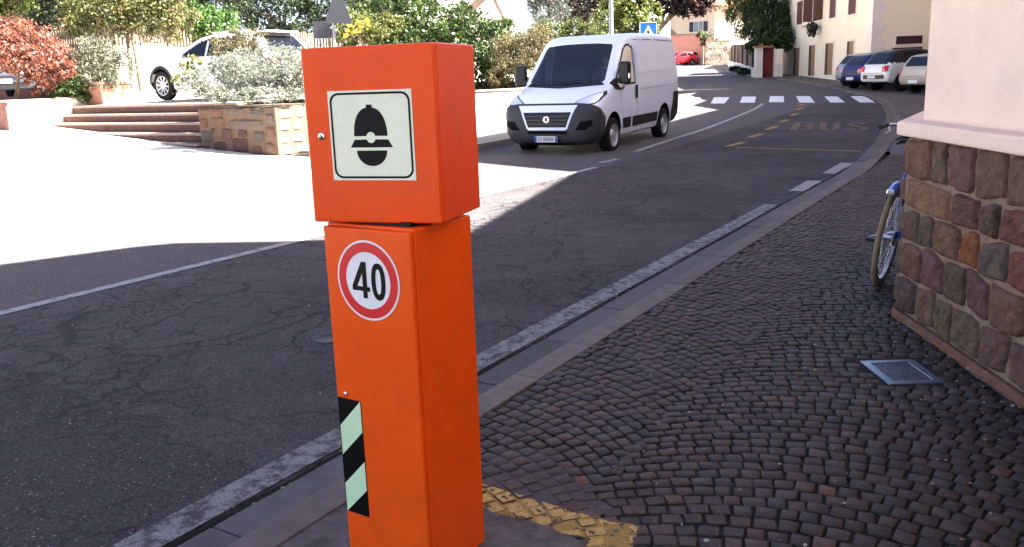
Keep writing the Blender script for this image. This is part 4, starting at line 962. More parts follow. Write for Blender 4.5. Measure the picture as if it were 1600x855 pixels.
# ------------------------------------------------------------------ far end of the street
def walls_along(p0, p1, th): 
    p0, p1 = np.array(p0[:2]), np.array(p1[:2]); t = (p1-p0)/np.linalg.norm(p1-p0); q = np.array([-t[1], t[0]])*th
    return [tuple(p0), tuple(p1), tuple(p1+q), tuple(p0+q)]
M_cream = mat('cream_plaster', (.86, .73, .55), .9, var=.05, scale=1.5, bump=.2, bscale=60, dirt=.15, dirtcol=(.5, .4, .3), dscale=.8)
M_cream2 = mat('pale_plaster', (.66, .6, .54), .9, var=.06, scale=1, dirt=.2, dirtcol=(.5, .43, .36), dscale=.7)
M_shut = mat('brown_shutter', (.11, .05, .035), .7, var=.2, scale=20)
M_shut2 = mat('tan_shutter', (.30, .17, .09), .7, var=.25, scale=8, bump=.4, bscale=30)
M_dkwood = mat('dark_brown_wood', (.07, .04, .028), .75, var=.25, scale=6)
M_dark = mat('dark_opening', (.02, .02, .022), .4)
M_winglass = mat('window_glass', (.09, .1, .11), .06, spec=.9)
# the big cream building on the right
K0 = at_depth(1360, 100, 41.5); kd = np.array([.09, .996]); kd /= np.linalg.norm(kd); kn = np.array([-kd[1], kd[0]])      # corner, facade direction (away), outward normal
K = np.array([K0.x, K0.y]); zk = float(zt(K[1]))
big = wthing('cream_building', 'large cream building with brown shutters and pale corner stones behind the parked cars', 'building', (K[0], K[1], zk))
far = 19.5; HC = 8.2; ke = np.array([kd[1], -kd[0]])
MB().prism([tuple(K), tuple(K+ke*13), tuple(K+ke*13+kd*far), tuple(K+kd*far)], zk-.3, zk+HC).build('wall', M_cream, big)
ov = .5
MB().prism([tuple(K-kd*ov-ke*ov), tuple(K+ke*13-kd*ov), tuple(K+ke*13+kd*(far+ov)), tuple(K+kd*(far+ov)-ke*ov)], zk+HC+.002, zk+HC+.25).build('roof', M_tile, big)
m = MB(); M_quoin = mat('pale_corner_stone', (.8, .69, .6), .9, var=.06, scale=3)
for i in range(20):
    a, b = (.62, .38) if i % 2 else (.45, .55); z0 = zk-.1+i*.41
    m.prism([tuple(K-kd*.035+kn*.035), tuple(K-kd*.035+ke*b), tuple(K+ke*b), tuple(K), tuple(K+kd*a), tuple(K+kd*a+kn*.035)], z0+.015, z0+.395)
m.build('corner_stones', M_quoin, big, bevel=.02)
def fac(px, py): q = at_plane(px, py, (K[0], K[1], 0), (kn[0], kn[1], 0)); return float((q[:2]-K)@kd), float(q[2])
def fbx(t0, t1, z0, z1, d0, d1): return [tuple(K+kd*t+kn*d) for t, d in ((t0, d0), (t0, d1), (t1, d1), (t1, d0))], z0, z1
def window(px0, px1, ysill, ytop, kind):
    t1, zs = fac(px0, ysill); t0, _ = fac(px1, ysill); zt_ = fac((px0+px1)/2, ytop)[1]
    f = MB()
    for a, b, c, d in ((t0-.12, t1+.12, zs-.1, zs), (t0-.12, t0, zs, zt_), (t1, t1+.12, zs, zt_), (t0-.12, t1+.12, zt_, zt_+.12)): f.prism(*fbx(a, b, c, d, .0, .05))
    fr = f.build('window', M_quoin, big)
    if kind == 'closed':
        mid = (t0+t1)/2
        for a, b in ((t0+.01, mid-.01), (mid+.01, t1-.01)):
            s = MB().prism(*fbx(a, b, zs+.02, zt_-.02, .004, .035))
            z = zs+.08
            while z < zt_-.08: s.prism(*fbx(a+.06, b-.06, z, z+.045, .036, .05)); z += .075
            s.build('shutter', M_shut, fr)
    else:
        MB().prism(*fbx(t0, t1, zs, zt_, .004, .02)).build('pane', M_winglass, fr)
        for tt, sg in ((t0, -1), (t1, 1)): MB().prism([tuple(K+kd*tt+kn*.03), tuple(K+kd*(tt+sg*.03)+kn*.03), tuple(K+kd*(tt+sg*.12)+kn*.55), tuple(K+kd*(tt+sg*.09)+kn*.55)], zs, zt_).build('shutter', M_shut, fr)
    return fr
window(1245.5, 1254.5, 39.5, 2, 'closed'); window(1270, 1286, 34, -6, 'open'); window(1296.5, 1306.5, 29.5, -12, 'closed'); window(1326, 1338, 24, -20, 'closed')
for x0, x1, yt, yb in ((1240, 1249, 75, 118.5), (1263.5, 1273, 71, 118.5), (1289, 1301, 67.5, 117), (1322.5, 1332.5, 64.5, 117)):
    t1, z0 = fac(x0, yb); t0, _ = fac(x1, yb); z1 = fac((x0+x1)/2, yt)[1]; z0 = max(z0, zk+.05)
    f = MB()
    for a, b, c, d in ((t0-.1, t0, z0, z1), (t1, t1+.1, z0, z1), (t0-.1, t1+.1, z1, z1+.1)): f.prism(*fbx(a, b, c, d, 0, .045))
    fr = f.build('door', M_quoin, big)
    w = t1-t0
    MB().prism(*fbx(t0+.005, t0+w*.68, z0, z1-.01, .004, .03)).build('shutter', M_shut2, fr)
    MB().prism(*fbx(t0+w*.7, t1-.005, z0, z1-.01, .004, .04)).build('shutter', M_dkwood, fr)
t1, z0 = fac(1229.5, 88); MB().prism(*fbx(t1-.25, t1+.25, z0, z0+.75, .003, .05)).build('notice_board', M_bw, big)
# signs on the end face
def fac2(px, py): q = at_plane(px, py, (K[0], K[1], 0), (kd[0], kd[1], 0)); return float((q[:2]-K)@ke), float(q[2])
for nm, (a, b, c, d) in (('sign_panel', (1400, 57, 1440, 68)), ('sign_panel', (1394, 75, 1440, 80))):
    u0, z1 = fac2(a, b); u1, z0 = fac2(c, d)
    fr = MB().prism([tuple(K+ke*x-kd*y) for x, y in ((u0-.06, .0), (u1, .0), (u1, .05), (u0-.06, .05))][::-1], z0-.06, z1+.06).build(nm, M_quoin, big)
    MB().prism([tuple(K+ke*x-kd*y) for x, y in ((u0, .052), (u1, .052), (u1, .07), (u0, .07))][::-1], z0, z1).build('dark_face', mat('dark_red_panel', (.05, .018, .02), .4), fr)
# hanging flowers at the open window
q = np.array(K)+kd*fac(1282, 40)[0]+kn*.45
c_ = (q[0], q[1], fac(1282, 40)[1])
plant('hanging_plant', 'dark trailing plant in a basket hanging from the open shutter', 'plant', c_, [(c_[0], c_[1], c_[2]-.1, .32, .32, .3), (c_[0], c_[1], c_[2]-.4, .2, .2, .25)], 1100, .12, [(.03, .05, .025), (.05, .07, .03)], seed=41)

# gate between two white posts
gA, gB_, gC = ground_at(1181, 117.5), ground_at(1190, 118), ground_at(1209, 119); gD = ground_at(1224, 120)
def dep(px, py, y): return at_depth(px, py, y)
gy_ = 55.0; zg = float(zt(gy_))
gt_ = wthing('garden_gate', 'dark red solid garden gate between white posts', 'gate', tuple(dep(1199, 117, gy_)))
x0, x1, x2, x3 = [dep(p, 110, gy_).x for p in (1180, 1190.5, 1208, 1224)]
M_redgate = mat('dark_red_paint', (.14, .02, .017), .6, var=.1, scale=3)
MB().box(((x1+x2)/2, gy_+.1, zg+.85), (x2-x1, .06, 1.75)).build('leaf', M_redgate, gt_)
gp = wthing('gate_pier', 'white rendered pier with a tiled cap left of the red gate', 'pier', ((x0+x1)/2, gy_, zg))
MB().prism([(x0, gy_-.2), (x1-.02, gy_-.2), (x1-.02, gy_+.3), (x0, gy_+.3)], zg-.3, zg+1.75).build('post', M_cream2, gp); MB().prism([(x0-.1, gy_-.3), (x1+.6, gy_-.3), (x1+.6, gy_+.4), (x0-.1, gy_+.4)], zg+1.751, zg+1.87).build('cap', M_tile, gp)
gp = wthing('gate_pier', 'wide white wall section right of the red gate', 'pier', ((x2+x3)/2, gy_, zg))
MB().prism([(x2+.02, gy_-.2), (x3-.1, gy_-.2), (x3-.1, gy_+.3), (x2+.02, gy_+.3)], zg-.3, zg+1.65).build('post', M_cream2, gp)
MB().box((x2+.3, gy_-.23, zg+1.2), (.3, .05, .9)).build('notice_board', M_cream, gp)
# low wall and plank fence left of the gate
fa, fb_ = np.array(ground_at(1138, 104)), np.array([x0-.05, gy_])
lw2 = wthing('low_garden_wall', 'low pale wall curving up the street in front of the plank fence', 'wall', (float(fa[0]), float(fa[1]), 1.5))
po = walls_along(fb_, fa, -.3); MB().prism(po[::-1], [float(zt(p[1]))-.2 for p in po[::-1]], [float(zt(p[1]))+.5 for p in po[::-1]]).build('wall', M_cream2, lw2)
pf = wthing('plank_fence', 'dark brown wooden plank fence between the stone wall and the red gate', 'fence', (float(fa[0]), float(fa[1]), 2))
sh = np.array([.45, .3]); A_, B_ = fa+sh, fb_+sh; L = np.linalg.norm(B_-A_); tt = (B_-A_)/L; qn = np.array([tt[1], -tt[0]])
m = MB(); k = 0.0
while k < L:
    a = A_+tt*k; b = A_+tt*(k+.17); zz = float(zt(a[1]))
    m.prism([tuple(a), tuple(b), tuple(b+qn*.03), tuple(a+qn*.03)], zz+.45, zz+2.0+.05*math.sin(k*9)); k += .19
m.build('planks', M_dkwood, pf)
for z in (.75, 1.35): 
    po = [tuple(A_-qn*.05), tuple(B_-qn*.05), tuple(B_-qn*.005), tuple(A_-qn*.005)]; MB().prism(po, [float(zt(p[1]))+z for p in po], [float(zt(p[1]))+z+.12 for p in po]).build('rail', M_wood, pf)
for i in range(7):
    a = A_+tt*L*i/6; MB().box((a[0]+qn[0]*.08, a[1]+qn[1]*.08, float(zt(a[1]))+1.0), (.12, .12, 2.0)).build('post', M_dkwood, pf)
cl = px_clumps([(1148, 108, 62, 7, .5), (1160, 111, 60, 7, .5), (1172, 113, 58, 7, .5)])
plant('verge_plants', 'low dark ground planting along the foot of the low pale wall', 'plants', at_depth(1160, 114, 60), cl, 900, .25, DARK+GREEN, seed=42)
# willow over the gate
cl = px_clumps([(1170, 20, 60, 30), (1200, 25, 59, 32), (1215, 5, 60, 30), (1180, -15, 60, 36), (1150, 12, 61, 16), (1195, 52, 58, 24), (1215, 50, 58, 20), (1160, 40, 60, 14, 1.4), (1140, 20, 62, 8, 1.5), (1175, 55, 59, 16), (1225, 30, 59, 18)])
bs = at_depth(1205, 108, 60)
plant('willow_tree', 'drooping green willow over the red gate beside the cream building', 'tree', bs, cl, 20000, .24, GREEN+[(.1, .14, .04), (.13, .17, .05)], seed=43, elong=4, droop=1.6, trunk=limbs(bs, cl, .25), part='crown', k=26)
cl = px_clumps([(1190, 68, 57.2, 14, .8), (1208, 66, 57, 16, .8), (1222, 60, 56.8, 14), (1228, 72, 56.6, 8), (1175, 74, 57.4, 9, .8)])
plant('ivy_hedge', 'glossy green climber spilling over the top of the red gate', 'hedge', at_depth(1208, 82, 57), cl, 5000, .2, [(.06, .12, .02), (.1, .17, .03), (.03, .06, .015)], LMg, seed=44)
# rubble wall, salmon wall
yS = 96.0
def wallbox(nm, label, p0, p1, h, th, mm, cop=None, cat='wall'):
    t = wthing(nm, label, cat, (p0[0], p0[1], float(zt(p0[1])))); po = walls_along(p0, p1, th); MB().prism(po, [float(zt(p[1]))-.4 for p in po], [float(zt(p[1]))+h for p in po]).build('wall', mm, t)
    if cop:
        po = walls_along(np.array(p0)-np.array([0, .12]), np.array(p1)-np.array([0, .12]), th+.24); MB().prism(po, [float(zt(p[1]))+h+.002 for p in po], [float(zt(p[1]))+h+.16 for p in po]).build('coping', cop, t)
    return t
def rubble_mat():
    m, nd, lk, b = new_mat('rubble_stone'); b.inputs['Roughness'].default_value = .9
    tc = nd.new('ShaderNodeTexCoord'); mp = nd.new('ShaderNodeMapping'); mp.inputs['Scale'].default_value = (2.4, 2.4, 3.4); lk.new(tc.outputs['Object'], mp.inputs[0])
    v = nd.new('ShaderNodeTexVoronoi'); v.inputs['Scale'].default_value = 1; lk.new(mp.outputs[0], v.inputs['Vector']); e = nd.new('ShaderNodeTexVoronoi'); e.feature = 'DISTANCE_TO_EDGE'; e.inputs['Scale'].default_value = 1; lk.new(mp.outputs[0], e.inputs['Vector'])
    sp_ = nd.new('ShaderNodeSeparateColor'); lk.new(v.outputs['Color'], sp_.inputs[0]); cr = nd.new('ShaderNodeValToRGB'); lk.new(sp_.outputs[0], cr.inputs[0])
    cr.color_ramp.elements[0].color = (.16, .11, .08, 1); cr.color_ramp.elements[1].color = (.5, .42, .34, 1); el = cr.color_ramp.elements.new(.5); el.color = (.34, .26, .19, 1)
    r = nd.new('ShaderNodeMapRange'); r.inputs[1].default_value = .03; r.inputs[2].default_value = .1; lk.new(e.outputs['Distance'], r.inputs[0]); mx = nd.new('ShaderNodeMix'); mx.data_type = 'RGBA'; mx.inputs[6].default_value = (.55, .5, .44, 1); lk.new(r.outputs[0], mx.inputs[0]); lk.new(cr.outputs[0], mx.inputs[7]); lk.new(mx.outputs[2], b.inputs['Base Color'])
    bp = nd.new('ShaderNodeBump'); bp.inputs['Strength'].default_value = .8; bp.inputs['Distance'].default_value = .04; lk.new(r.outputs[0], bp.inputs['Height']); lk.new(bp.outputs[0], b.inputs['Normal'])
    return m
a, b = at_depth(1102, 97, yS), at_depth(1139, 97, yS-1.5)
wallbox('rubble_wall', 'pale rubble stone wall at the far end of the street', (a.x, a.y), (b.x, b.y), 2.4, .5, rubble_mat(), M_cope)
a, b = at_depth(1010, 97, 106), at_depth(1099, 97, 103)
M_salm = mat('salmon_plaster', (.62, .30, .21), .9, var=.07, scale=1.2, dirt=.2, dirtcol=(.5, .28, .2))
wallbox('salmon_wall', 'salmon pink wall behind the small red car', (a.x, a.y), (b.x, b.y), 3.3, .4, M_salm, M_cope)
a, b = at_depth(1099.5, 97, 103), at_depth(1102.5, 97, 97)
wallbox('brick_pier', 'brown wall end between the salmon wall and the rubble wall', (a.x, a.y), (b.x+.3, b.y), 2.9, .4, mat('brown_render', (.32, .22, .16), .9, var=.15, scale=2))
cl = px_clumps([(1104, 60, 101, 10), (1095, 55, 103, 6), (1115, 64, 100, 7, .7)])
plant('yucca_bush', 'spiky green plant above the rubble stone wall', 'bush', at_depth(1105, 66, 101), cl, 900, .5, [(.12, .15, .06), (.17, .19, .09), (.08, .1, .04)], seed=45, elong=5)
# far house with hipped tiled roof
yH = 118.0; hc = at_depth(1116, 60, yH); hz0 = 3.0; he = at_depth(1116, 9, yH).z
hs = wthing('far_house', 'cream house with a red hipped roof and dark shutters at the end of the street', 'house', (hc.x, hc.y, hz0))
l_ = at_depth(1056, 60, yH+3.5); r_ = at_depth(1170, 60, yH+2.2)
hp = [np.array([hc.x, hc.y]), np.array([r_.x, r_.y]), np.array([r_.x-3, r_.y+9]), np.array([l_.x, l_.y+7]), np.array([l_.x, l_.y])]
MB().prism([tuple(p) for p in hp], hz0-1, he).build('wall', mat('house_cream', (.64, .5, .36), .9, var=.05, scale=.6), hs)
hi = inset(hp, -.9); cen = sum(hp)/len(hp); m = MB(); n = len(hi)
V = [(p[0], p[1], he+.05) for p in hi]+[(cen[0], cen[1], he+2.6)]+[(p[0], p[1], he-.12) for p in hi]
m.add(V, [(i, (i+1) % n, n) for i in range(n)]+[(n+1+i, n+1+(i+1) % n, (i+1) % n, i) for i in range(n)]+[tuple(range(n+1, 2*n+1))[::-1]]); m.build('roof', M_tile, hs)
def house_win(P0, P1, px0, px1, y0, y1, shut, nm='window'):
    P0, P1 = np.array(P0), np.array(P1); d = (P1-P0)/np.linalg.norm(P1-P0); nr = np.array([d[1], -d[0]])
    f = lambda px, py: (lambda q: (float((q[:2]-P0)@d), float(q[2])))(at_plane(px, py, (P0[0], P0[1], 0), (nr[0], nr[1], 0)))
    u0, z1 = f(px0, y0); u1, z0 = f(px1, y1)
    bx = lambda a, b, c, e, q0, q1: ([tuple(P0+d*t+nr*q) for t, q in ((a, q0), (a, q1), (b, q1), (b, q0))], c, e)
    w = MB().prism(*bx(u0-.1, u1+.1, z0-.1, z1+.1, .0, .04)).build(nm, M_bw, hs)
    MB().prism(*bx(u0, (u0+u1)/2-.04, z0, z1, .042, .06)).build('pane', M_winglass, w); MB().prism(*bx((u0+u1)/2+.04, u1, z0, z1, .042, .06)).build('pane', M_winglass, w)
    if shut:
        k = (u1-u0)*.5
        for a, b in ((u0-k-.1, u0-.1), (u1+.1, u1+k+.1)): MB().prism(*bx(a, b, z0, z1, .005, .07)).build('shutter', shut, w)
M_bsh = mat('blue_black_shutter', (.03, .035, .05), .6); M_gsh = mat('grey_shutter', (.35, .38, .4), .6)
house_win(hp[4], hp[0], 1085, 1098, 34.5, 49, M_bsh); house_win(hp[0], hp[1], 1127, 1134, 33, 47, M_gsh); house_win(hp[0], hp[1], 1146, 1154, 36, 48, None)
m = MB(); bx0, bx1 = at_depth(1140, 62, yH-.2), at_depth(1168, 62, yH+.9)
m.prism([(bx0.x, bx0.y-1.3), (bx1.x, bx1.y-1.3), (bx1.x, bx1.y), (bx0.x, bx0.y)], bx0.z-.1, bx0.z+.1); m.prism([(bx0.x, bx0.y-1.3), (bx1.x, bx1.y-1.3), (bx1.x, bx1.y-1.25), (bx0.x, bx0.y-1.25)], bx0.z+.1, bx0.z+1.1)
m.build('balcony', mat('grey_timber', (.2, .17, .15), .8), hs)
for nm, lb, pl_, h in (('unseen_house', 'narrow unseen house added behind the cream building to shade the far road', [(21.8, 62.8), (32, 62), (32, 66.5), (23, 67)], 8.5), ('unseen_house', 'taller unseen house added beyond the willow to shade the far road', [(28.5, 79), (40, 78), (40, 95), (33, 95)], 11)):  # unseen houses added to throw bands of shade over the far road
    t = wthing(nm, lb, 'house', (pl_[0][0], pl_[0][1], 1.2)); MB().prism(pl_, .5, 1.2+h).build('wall', M_house, t)
    MB().prism([tuple(p) for p in inset([np.array(p, float) for p in pl_], -.4)], 1.202+h, 1.4+h).build('roof', M_tile, t)
# white house edge by the crossing sign, grey house behind it
def plain_house(nm, label, px0, px1, ytop, y, mm, wins=()):
    a, b = at_depth(px0, 60, y), at_depth(px1, 60, y+.4); zt_ = at_depth((px0+px1)/2, ytop, y).z
    t = wthing(nm, label, 'house', ((a.x+b.x)/2, y, 1.5))
    MB().prism([(a.x, a.y), (b.x, b.y), (b.x-.5, b.y+8), (a.x, a.y+8)], 0.5, zt_).build('wall', mm, t)
    MB().prism([(a.x-.5, a.y-.5), (b.x+.5, b.y-.5), (b.x, b.y+8.5), (a.x-.5, a.y+8.5)], zt_+.002, zt_+.3).build('roof', M_tile, t)
    for p0, p1, y0, y1 in wins:
        q0, q1 = at_depth(p0, y1, y), at_depth(p1, y0, y); w = MB().box(((q0.x+q1.x)/2, y-.0, (q0.z+q1.z)/2), (q1.x-q0.x+.25, .2, q1.z-q0.z+.25)).build('window', M_bw, t)
        MB().box(((q0.x+q1.x)/2, y-.11, (q0.z+q1.z)/2), (q1.x-q0.x, .04, q1.z-q0.z)).build('pane', M_winglass, w)
    return t
M_wh = mat('white_plaster', (.78, .76, .72), .9, var=.04, scale=1)
plain_house('white_house', 'narrow white house wall right of the crossing sign', 1012, 1047, -60, 84, M_wh)
plain_house('grey_house', 'grey house with small windows behind the narrow white one', 1040, 1062, -20, 126, mat('grey_plaster', (.3, .29, .3), .9), ((1048, 1052, 26, 33), (1054, 1058, 26, 34)))
m = wthing('shed_roof', 'dark brown lean-to roof behind the salmon wall', 'shed', tuple(at_depth(1053, 55, 109)))
a, b = at_depth(1046, 58, 108), at_depth(1064, 58, 108)
MB().add([(a.x, a.y, a.z-1.2), (b.x, b.y, a.z-1.2), (b.x, b.y, a.z-.1), (a.x, a.y, a.z+1.2), (a.x, a.y+4, a.z-1.2), (b.x, b.y+4, a.z-1.2), (b.x, b.y+4, a.z-.1), (a.x, a.y+4, a.z+1.2)], [(0, 1, 2, 3), (7, 6, 5, 4), (3, 2, 6, 7), (1, 5, 6, 2), (0, 3, 7, 4), (0, 4, 5, 1)]).build('roof', M_dkwood, m)
# white house with porch roof above the shrubs
yW = 40; a, b = at_depth(640, 40, yW), at_depth(824, 40, yW)
wh = wthing('white_villa', 'white villa with a brown tiled gable behind the green shrubs', 'house', ((a.x+b.x)/2, yW, 1.5))
MB().prism([(a.x, yW), (b.x, yW), (b.x, yW+8), (a.x, yW+8)], .5, 9).build('wall', M_wh, wh)
rdg = at_depth(765, -18, yW-1.5); e0, e1 = at_depth(722, 24, yW-1.5), at_depth(786, 24, yW-1.5)
V = []
for yy in (yW-2.6, yW-.01):
    for q in (e0, rdg, e1): V += [(q.x, yy, q.z), (q.x, yy, q.z-.14)]
MB().add(V, [(0, 2, 8, 6), (2, 4, 10, 8), (0, 1, 3, 2), (2, 3, 5, 4), (1, 7, 9, 3), (3, 9, 11, 5), (0, 6, 7, 1), (4, 5, 11, 10)]).build('porch_roof', mat('brown_tiles', (.12, .085, .065), .9, var=.3, scale=4), wh)
for q in (e0, e1): MB().box((q.x, yW-2.4, (q.z+1)/2-.1), (.16, .16, q.z-1)).build('post', M_dkwood, wh)

# ------------------------------------------------------------------ signs, lamp pole, metal fence
M_galv = mat('galvanised_steel', (.34, .35, .37), .45, .6, var=.12, scale=12)
M_signback = mat('grey_sign_back', (.05, .052, .062), .55, .2, var=.08, scale=5)
yT = 21.5; q0 = at_depth(526.5, 110, yT); q1 = at_depth(522, -12, yT)
sg = wthing('warning_sign', 'triangular road sign seen from its grey back above the orange cabinet', 'road sign', (q0.x, yT, 1.1))
MB().tube([(q0.x, yT, 1.0), (q0.x, yT, q1.z+.1)], .031, 12).build('pole', M_galv, sg, sm=60)
t0, t1, tp = at_depth(507.5, 35.5, yT-.06), at_depth(551, 36.5, yT-.06), at_depth(527, -28, yT-.06)
m = MB(); V = []
for q_, oth in ((t0, (t1, tp)), (t1, (tp, t0)), (tp, (t0, t1))):
    for w in (.06, 0): pass
    c1 = q_.lerp(oth[1], .06); c2 = q_.lerp(q_.lerp(oth[0], .5).lerp(oth[1], .25), .05); c3 = q_.lerp(oth[0], .06); V += [c1, c2, c3]
m.extrude([(v.x, yT-.075, v.z) for v in V], (0, .02, 0)); m.build('sign_plate', M_signback, sg)
for zf in (.18, .62):
    z = t0.z+(tp.z-t0.z)*zf; MB().box((q0.x, yT-.045, z), (.5*(1-zf)+.06, .045, .04)).build('bracket', M_galv, sg)
yL = 26.5; q0, q1 = at_depth(955, 55, yL), at_depth(957, -60, yL)
lp = wthing('street_lamp', 'grey steel street lamp pole standing behind the van', 'street lamp', (q0.x, yL, .3))
MB().tube([(q0.x, yL, .2), (q0.x, yL, 4), (q0.x, yL, 7.6)], [.075, .06, .045], 14).build('pole', M_galv, lp, sm=60)
MB().tube([(q0.x, yL, 7.55), (q0.x+.3, yL-.2, 7.75), (q0.x+1.1, yL-.7, 7.85)], .035, 10).build('arm', M_galv, lp, sm=60)
MB().box((q0.x+1.3, yL-.82, 7.83), (.6, .25, .12), R(-30)).build('lamp_head', M_signback, lp, bevel=.03)
yX = 30.5; a, b = at_depth(999, 35, yX), at_depth(1026.5, 34, yX); z0 = at_depth(1012, 61, yX).z; xm = (a.x+b.x)/2; wd = b.x-a.x
ps = wthing('crossing_sign', 'blue square pedestrian crossing sign just over the van roof', 'road sign', (xm, yX, .4))
MB().tube([(xm, yX+.05, .2), (xm, yX+.05, a.z+.06)], .03, 10).build('pole', M_galv, ps, sm=60)
M_blue = mat('blue_sign', (.012, .10, .42), .35); M_ws = mat('sign_white', (.75, .75, .75), .4)
zc = a.z-wd/2; bl = MB().box((xm, yX, zc), (wd, .02, wd)).build('blue_panel', M_blue, ps, bevel=.004)
rim = MB(); [rim.box((xm+sx*wd*.47, yX-.012, zc), (wd*.025, .003, wd*.96)) for sx in (-1, 1)]; [rim.box((xm, yX-.012, zc+sz*wd*.47), (wd*.96, .003, wd*.025)) for sz in (-1, 1)]; rim.build('white_border', M_ws, bl)
MB().extrude([(xm-wd*.38, yX-.011, zc-wd*.36), (xm+wd*.38, yX-.011, zc-wd*.36), (xm, yX-.011, zc+wd*.34)], (0, -.004, 0)).build('white_triangle', M_ws, bl)
m = MB(); y_ = yX-.018
def bar(p0, p1, w):
    d = (Vector(p1)-Vector(p0)).normalized()*w/2; q = Vector((-d.y, d.x))
    m.extrude([(xm+wd*v.x, y_, zc+wd*v.y) for v in (Vector(p0)+q, Vector(p0)-q, Vector(p1)-q, Vector(p1)+q)], (0, -.003, 0))
bar((0, .02), (.01, -.14), .09); bar((.01, -.12), (.1, -.3), .055); bar((0, -.12), (-.09, -.3), .055); bar((.02, 0), (.12, -.1), .04); bar((-.01, 0), (-.1, -.09), .04)
m.lathe([(.0001, 0), (wd*.042, 0)], axis='y', n=14, c=(xm, y_-.002, zc+wd*.075)); m.build('walking_figure', M_black, bl)
yG = 27.0
mf = wthing('metal_fence', 'grey metal bar fence with a solid panel beside the triangular sign', 'fence', tuple(at_depth(518, 72, yG)))
a, b = at_depth(492, 74, yG), at_depth(545, 74, yG); m = MB(); z1 = at_depth(518, 38, yG).z
k = a.x
while k < b.x: m.box((k, yG, (a.z+z1)/2-.2), (.03, .03, z1-a.z+.3)); k += .09
m.build('bars', M_signback, mf)
MB().box(((a.x+b.x)/2, yG-.04, z1-.15), (b.x-a.x, .04, .5)).build('panel', M_signback, mf)
# ------------------------------------------------------------------ vehicles
def chaikin(P, it=2):
    P = np.array(P, float)
    for _ in range(it):
        Q = np.roll(P, -1, 0); P = np.stack([.75*P+.25*Q, .25*P+.75*Q], 1).reshape(-1, P.shape[1])
    return P
TS = [0, .3, .5, .62, .72, .8, .86, .91, .95, .98, .995, 1.0]
def slice_body(prof, Wt, it=2):
    """prof: closed side outline of (x, z, recede, start); Wt: table of (z, half width). Returns verts, faces of a closed shell."""
    P = chaikin(prof, it); n = len(P); area = .5*np.sum(P[:, 0]*np.roll(P[:, 1], -1)-np.roll(P[:, 0], -1)*P[:, 1])
    if area < 0: P = P[::-1]
    t = np.roll(P, -1, 0)[:, :2]-np.roll(P, 1, 0)[:, :2]; t /= np.linalg.norm(t, axis=1)[:, None]+1e-9; nin = np.stack([-t[:, 1], t[:, 0]], 1)
    zt_, ws = zip(*Wt); V = []; F = []
    ts = [-k for k in TS[:0:-1]]+TS
    for q in ts:
        tau = np.clip((abs(q)-P[:, 3])/(1-P[:, 3]), 0, 1); r = P[:, 2]*(1-np.sqrt(np.clip(1-tau**2, 0, 1)))
        xz = P[:, :2]+nin*r[:, None]; w = np.interp(P[:, 1], zt_, ws)
        V += [(xz[i, 0], q*w[i], xz[i, 1]) for i in range(n)]
    m = len(ts)
    for k in range(m-1):
        for i in range(n): F.append((k*n+i, k*n+(i+1) % n, (k+1)*n+(i+1) % n, (k+1)*n+i))
    for k, sg in ((0, -1), (m-1, 1)):
        cb = bmesh.new(); rv = [cb.verts.new(V[k*n+i]) for i in range(n)]; 
        for t_ in tessellate_polygon([[Vector((V[k*n+i][0], V[k*n+i][2], 0)) for i in range(n)]]):
            try: cb.faces.new([rv[i] for i in t_])
            except ValueError: pass
        for _ in range(4):
            es = [e for e in cb.edges if len(e.link_faces) == 2 and e.calc_length() > .2]
            if not es: break
            bmesh.ops.subdivide_edges(cb, edges=es, cuts=1); bmesh.ops.triangulate(cb, faces=[f for f in cb.faces if len(f.verts) > 3])
        for v in cb.verts:
            if not v.is_boundary: v.co.y = sg*float(np.interp(v.co.z, zt_, ws))
        cb.verts.index_update(); b0 = len(V); V += [tuple(v.co) for v in cb.verts]; F += [tuple(v.index+b0 for v in f.verts) for f in cb.faces]; cb.free()
    bm = bmesh.new(); vs = [bm.verts.new(v) for v in V]
    for f in dict.fromkeys(tuple(f) for f in F):
        try: bm.faces.new([vs[i] for i in f])
        except ValueError: pass
    bmesh.ops.remove_doubles(bm, verts=bm.verts, dist=1e-5)
    bmesh.ops.recalc_face_normals(bm, faces=bm.faces)
    me = bpy.data.meshes.new('body'); bm.to_mesh(me); bm.free(); return me
def bvh_of(me): return BVHTree.FromPolygons([v.co.copy() for v in me.vertices], [tuple(p.vertices) for p in me.polygons])
RAYS = {'left': ((0, 0, 0), lambda a, b: ((a, 4, b), (0, -1, 0))), 'right': (0, lambda a, b: ((a, -4, b), (0, 1, 0))), 'front': (0, lambda a, b: ((9, a, b), (-1, 0, 0))), 'rear': (0, lambda a, b: ((-4, a, b), (1, 0, 0))), 'top': (0, lambda a, b: ((a, b, 5), (0, 0, -1)))}
def cast(bvh, side, a, b, off):
    o, d = RAYS[side][1](a, b); h, nn, _, _ = bvh.ray_cast(Vector(o), Vector(d))
    if h is None: return None
    if nn.dot(Vector(d)) > 0: nn = -nn
    return h+nn*off
def decal(bvh, side, pts, name, m, par, off=.004, res=.07):
    bm = bmesh.new(); vs = [bm.verts.new((p[0], p[1], 0)) for p in pts]; f = bm.faces.new(vs); bmesh.ops.triangulate(bm, faces=[f])
    for _ in range(5):
        es = [e for e in bm.edges if e.calc_length() > res]
        if not es: break
        bmesh.ops.subdivide_edges(bm, edges=es, cuts=1); bmesh.ops.triangulate(bm, faces=[f for f in bm.faces if len(f.verts) > 3])
    bad = []
    for v in bm.verts:
        p = cast(bvh, side, v.co.x, v.co.y, off)
        if p is None: bad.append(v)
        else: v.co = p
    if bad: bmesh.ops.delete(bm, geom=bad, context='VERTS')
    bmesh.ops.recalc_face_normals(bm, faces=bm.faces)
    me = bpy.data.meshes.new(name); bm.to_mesh(me); bm.free()
    for p in me.polygons: p.use_smooth = True
    return link(name, me, m, par)
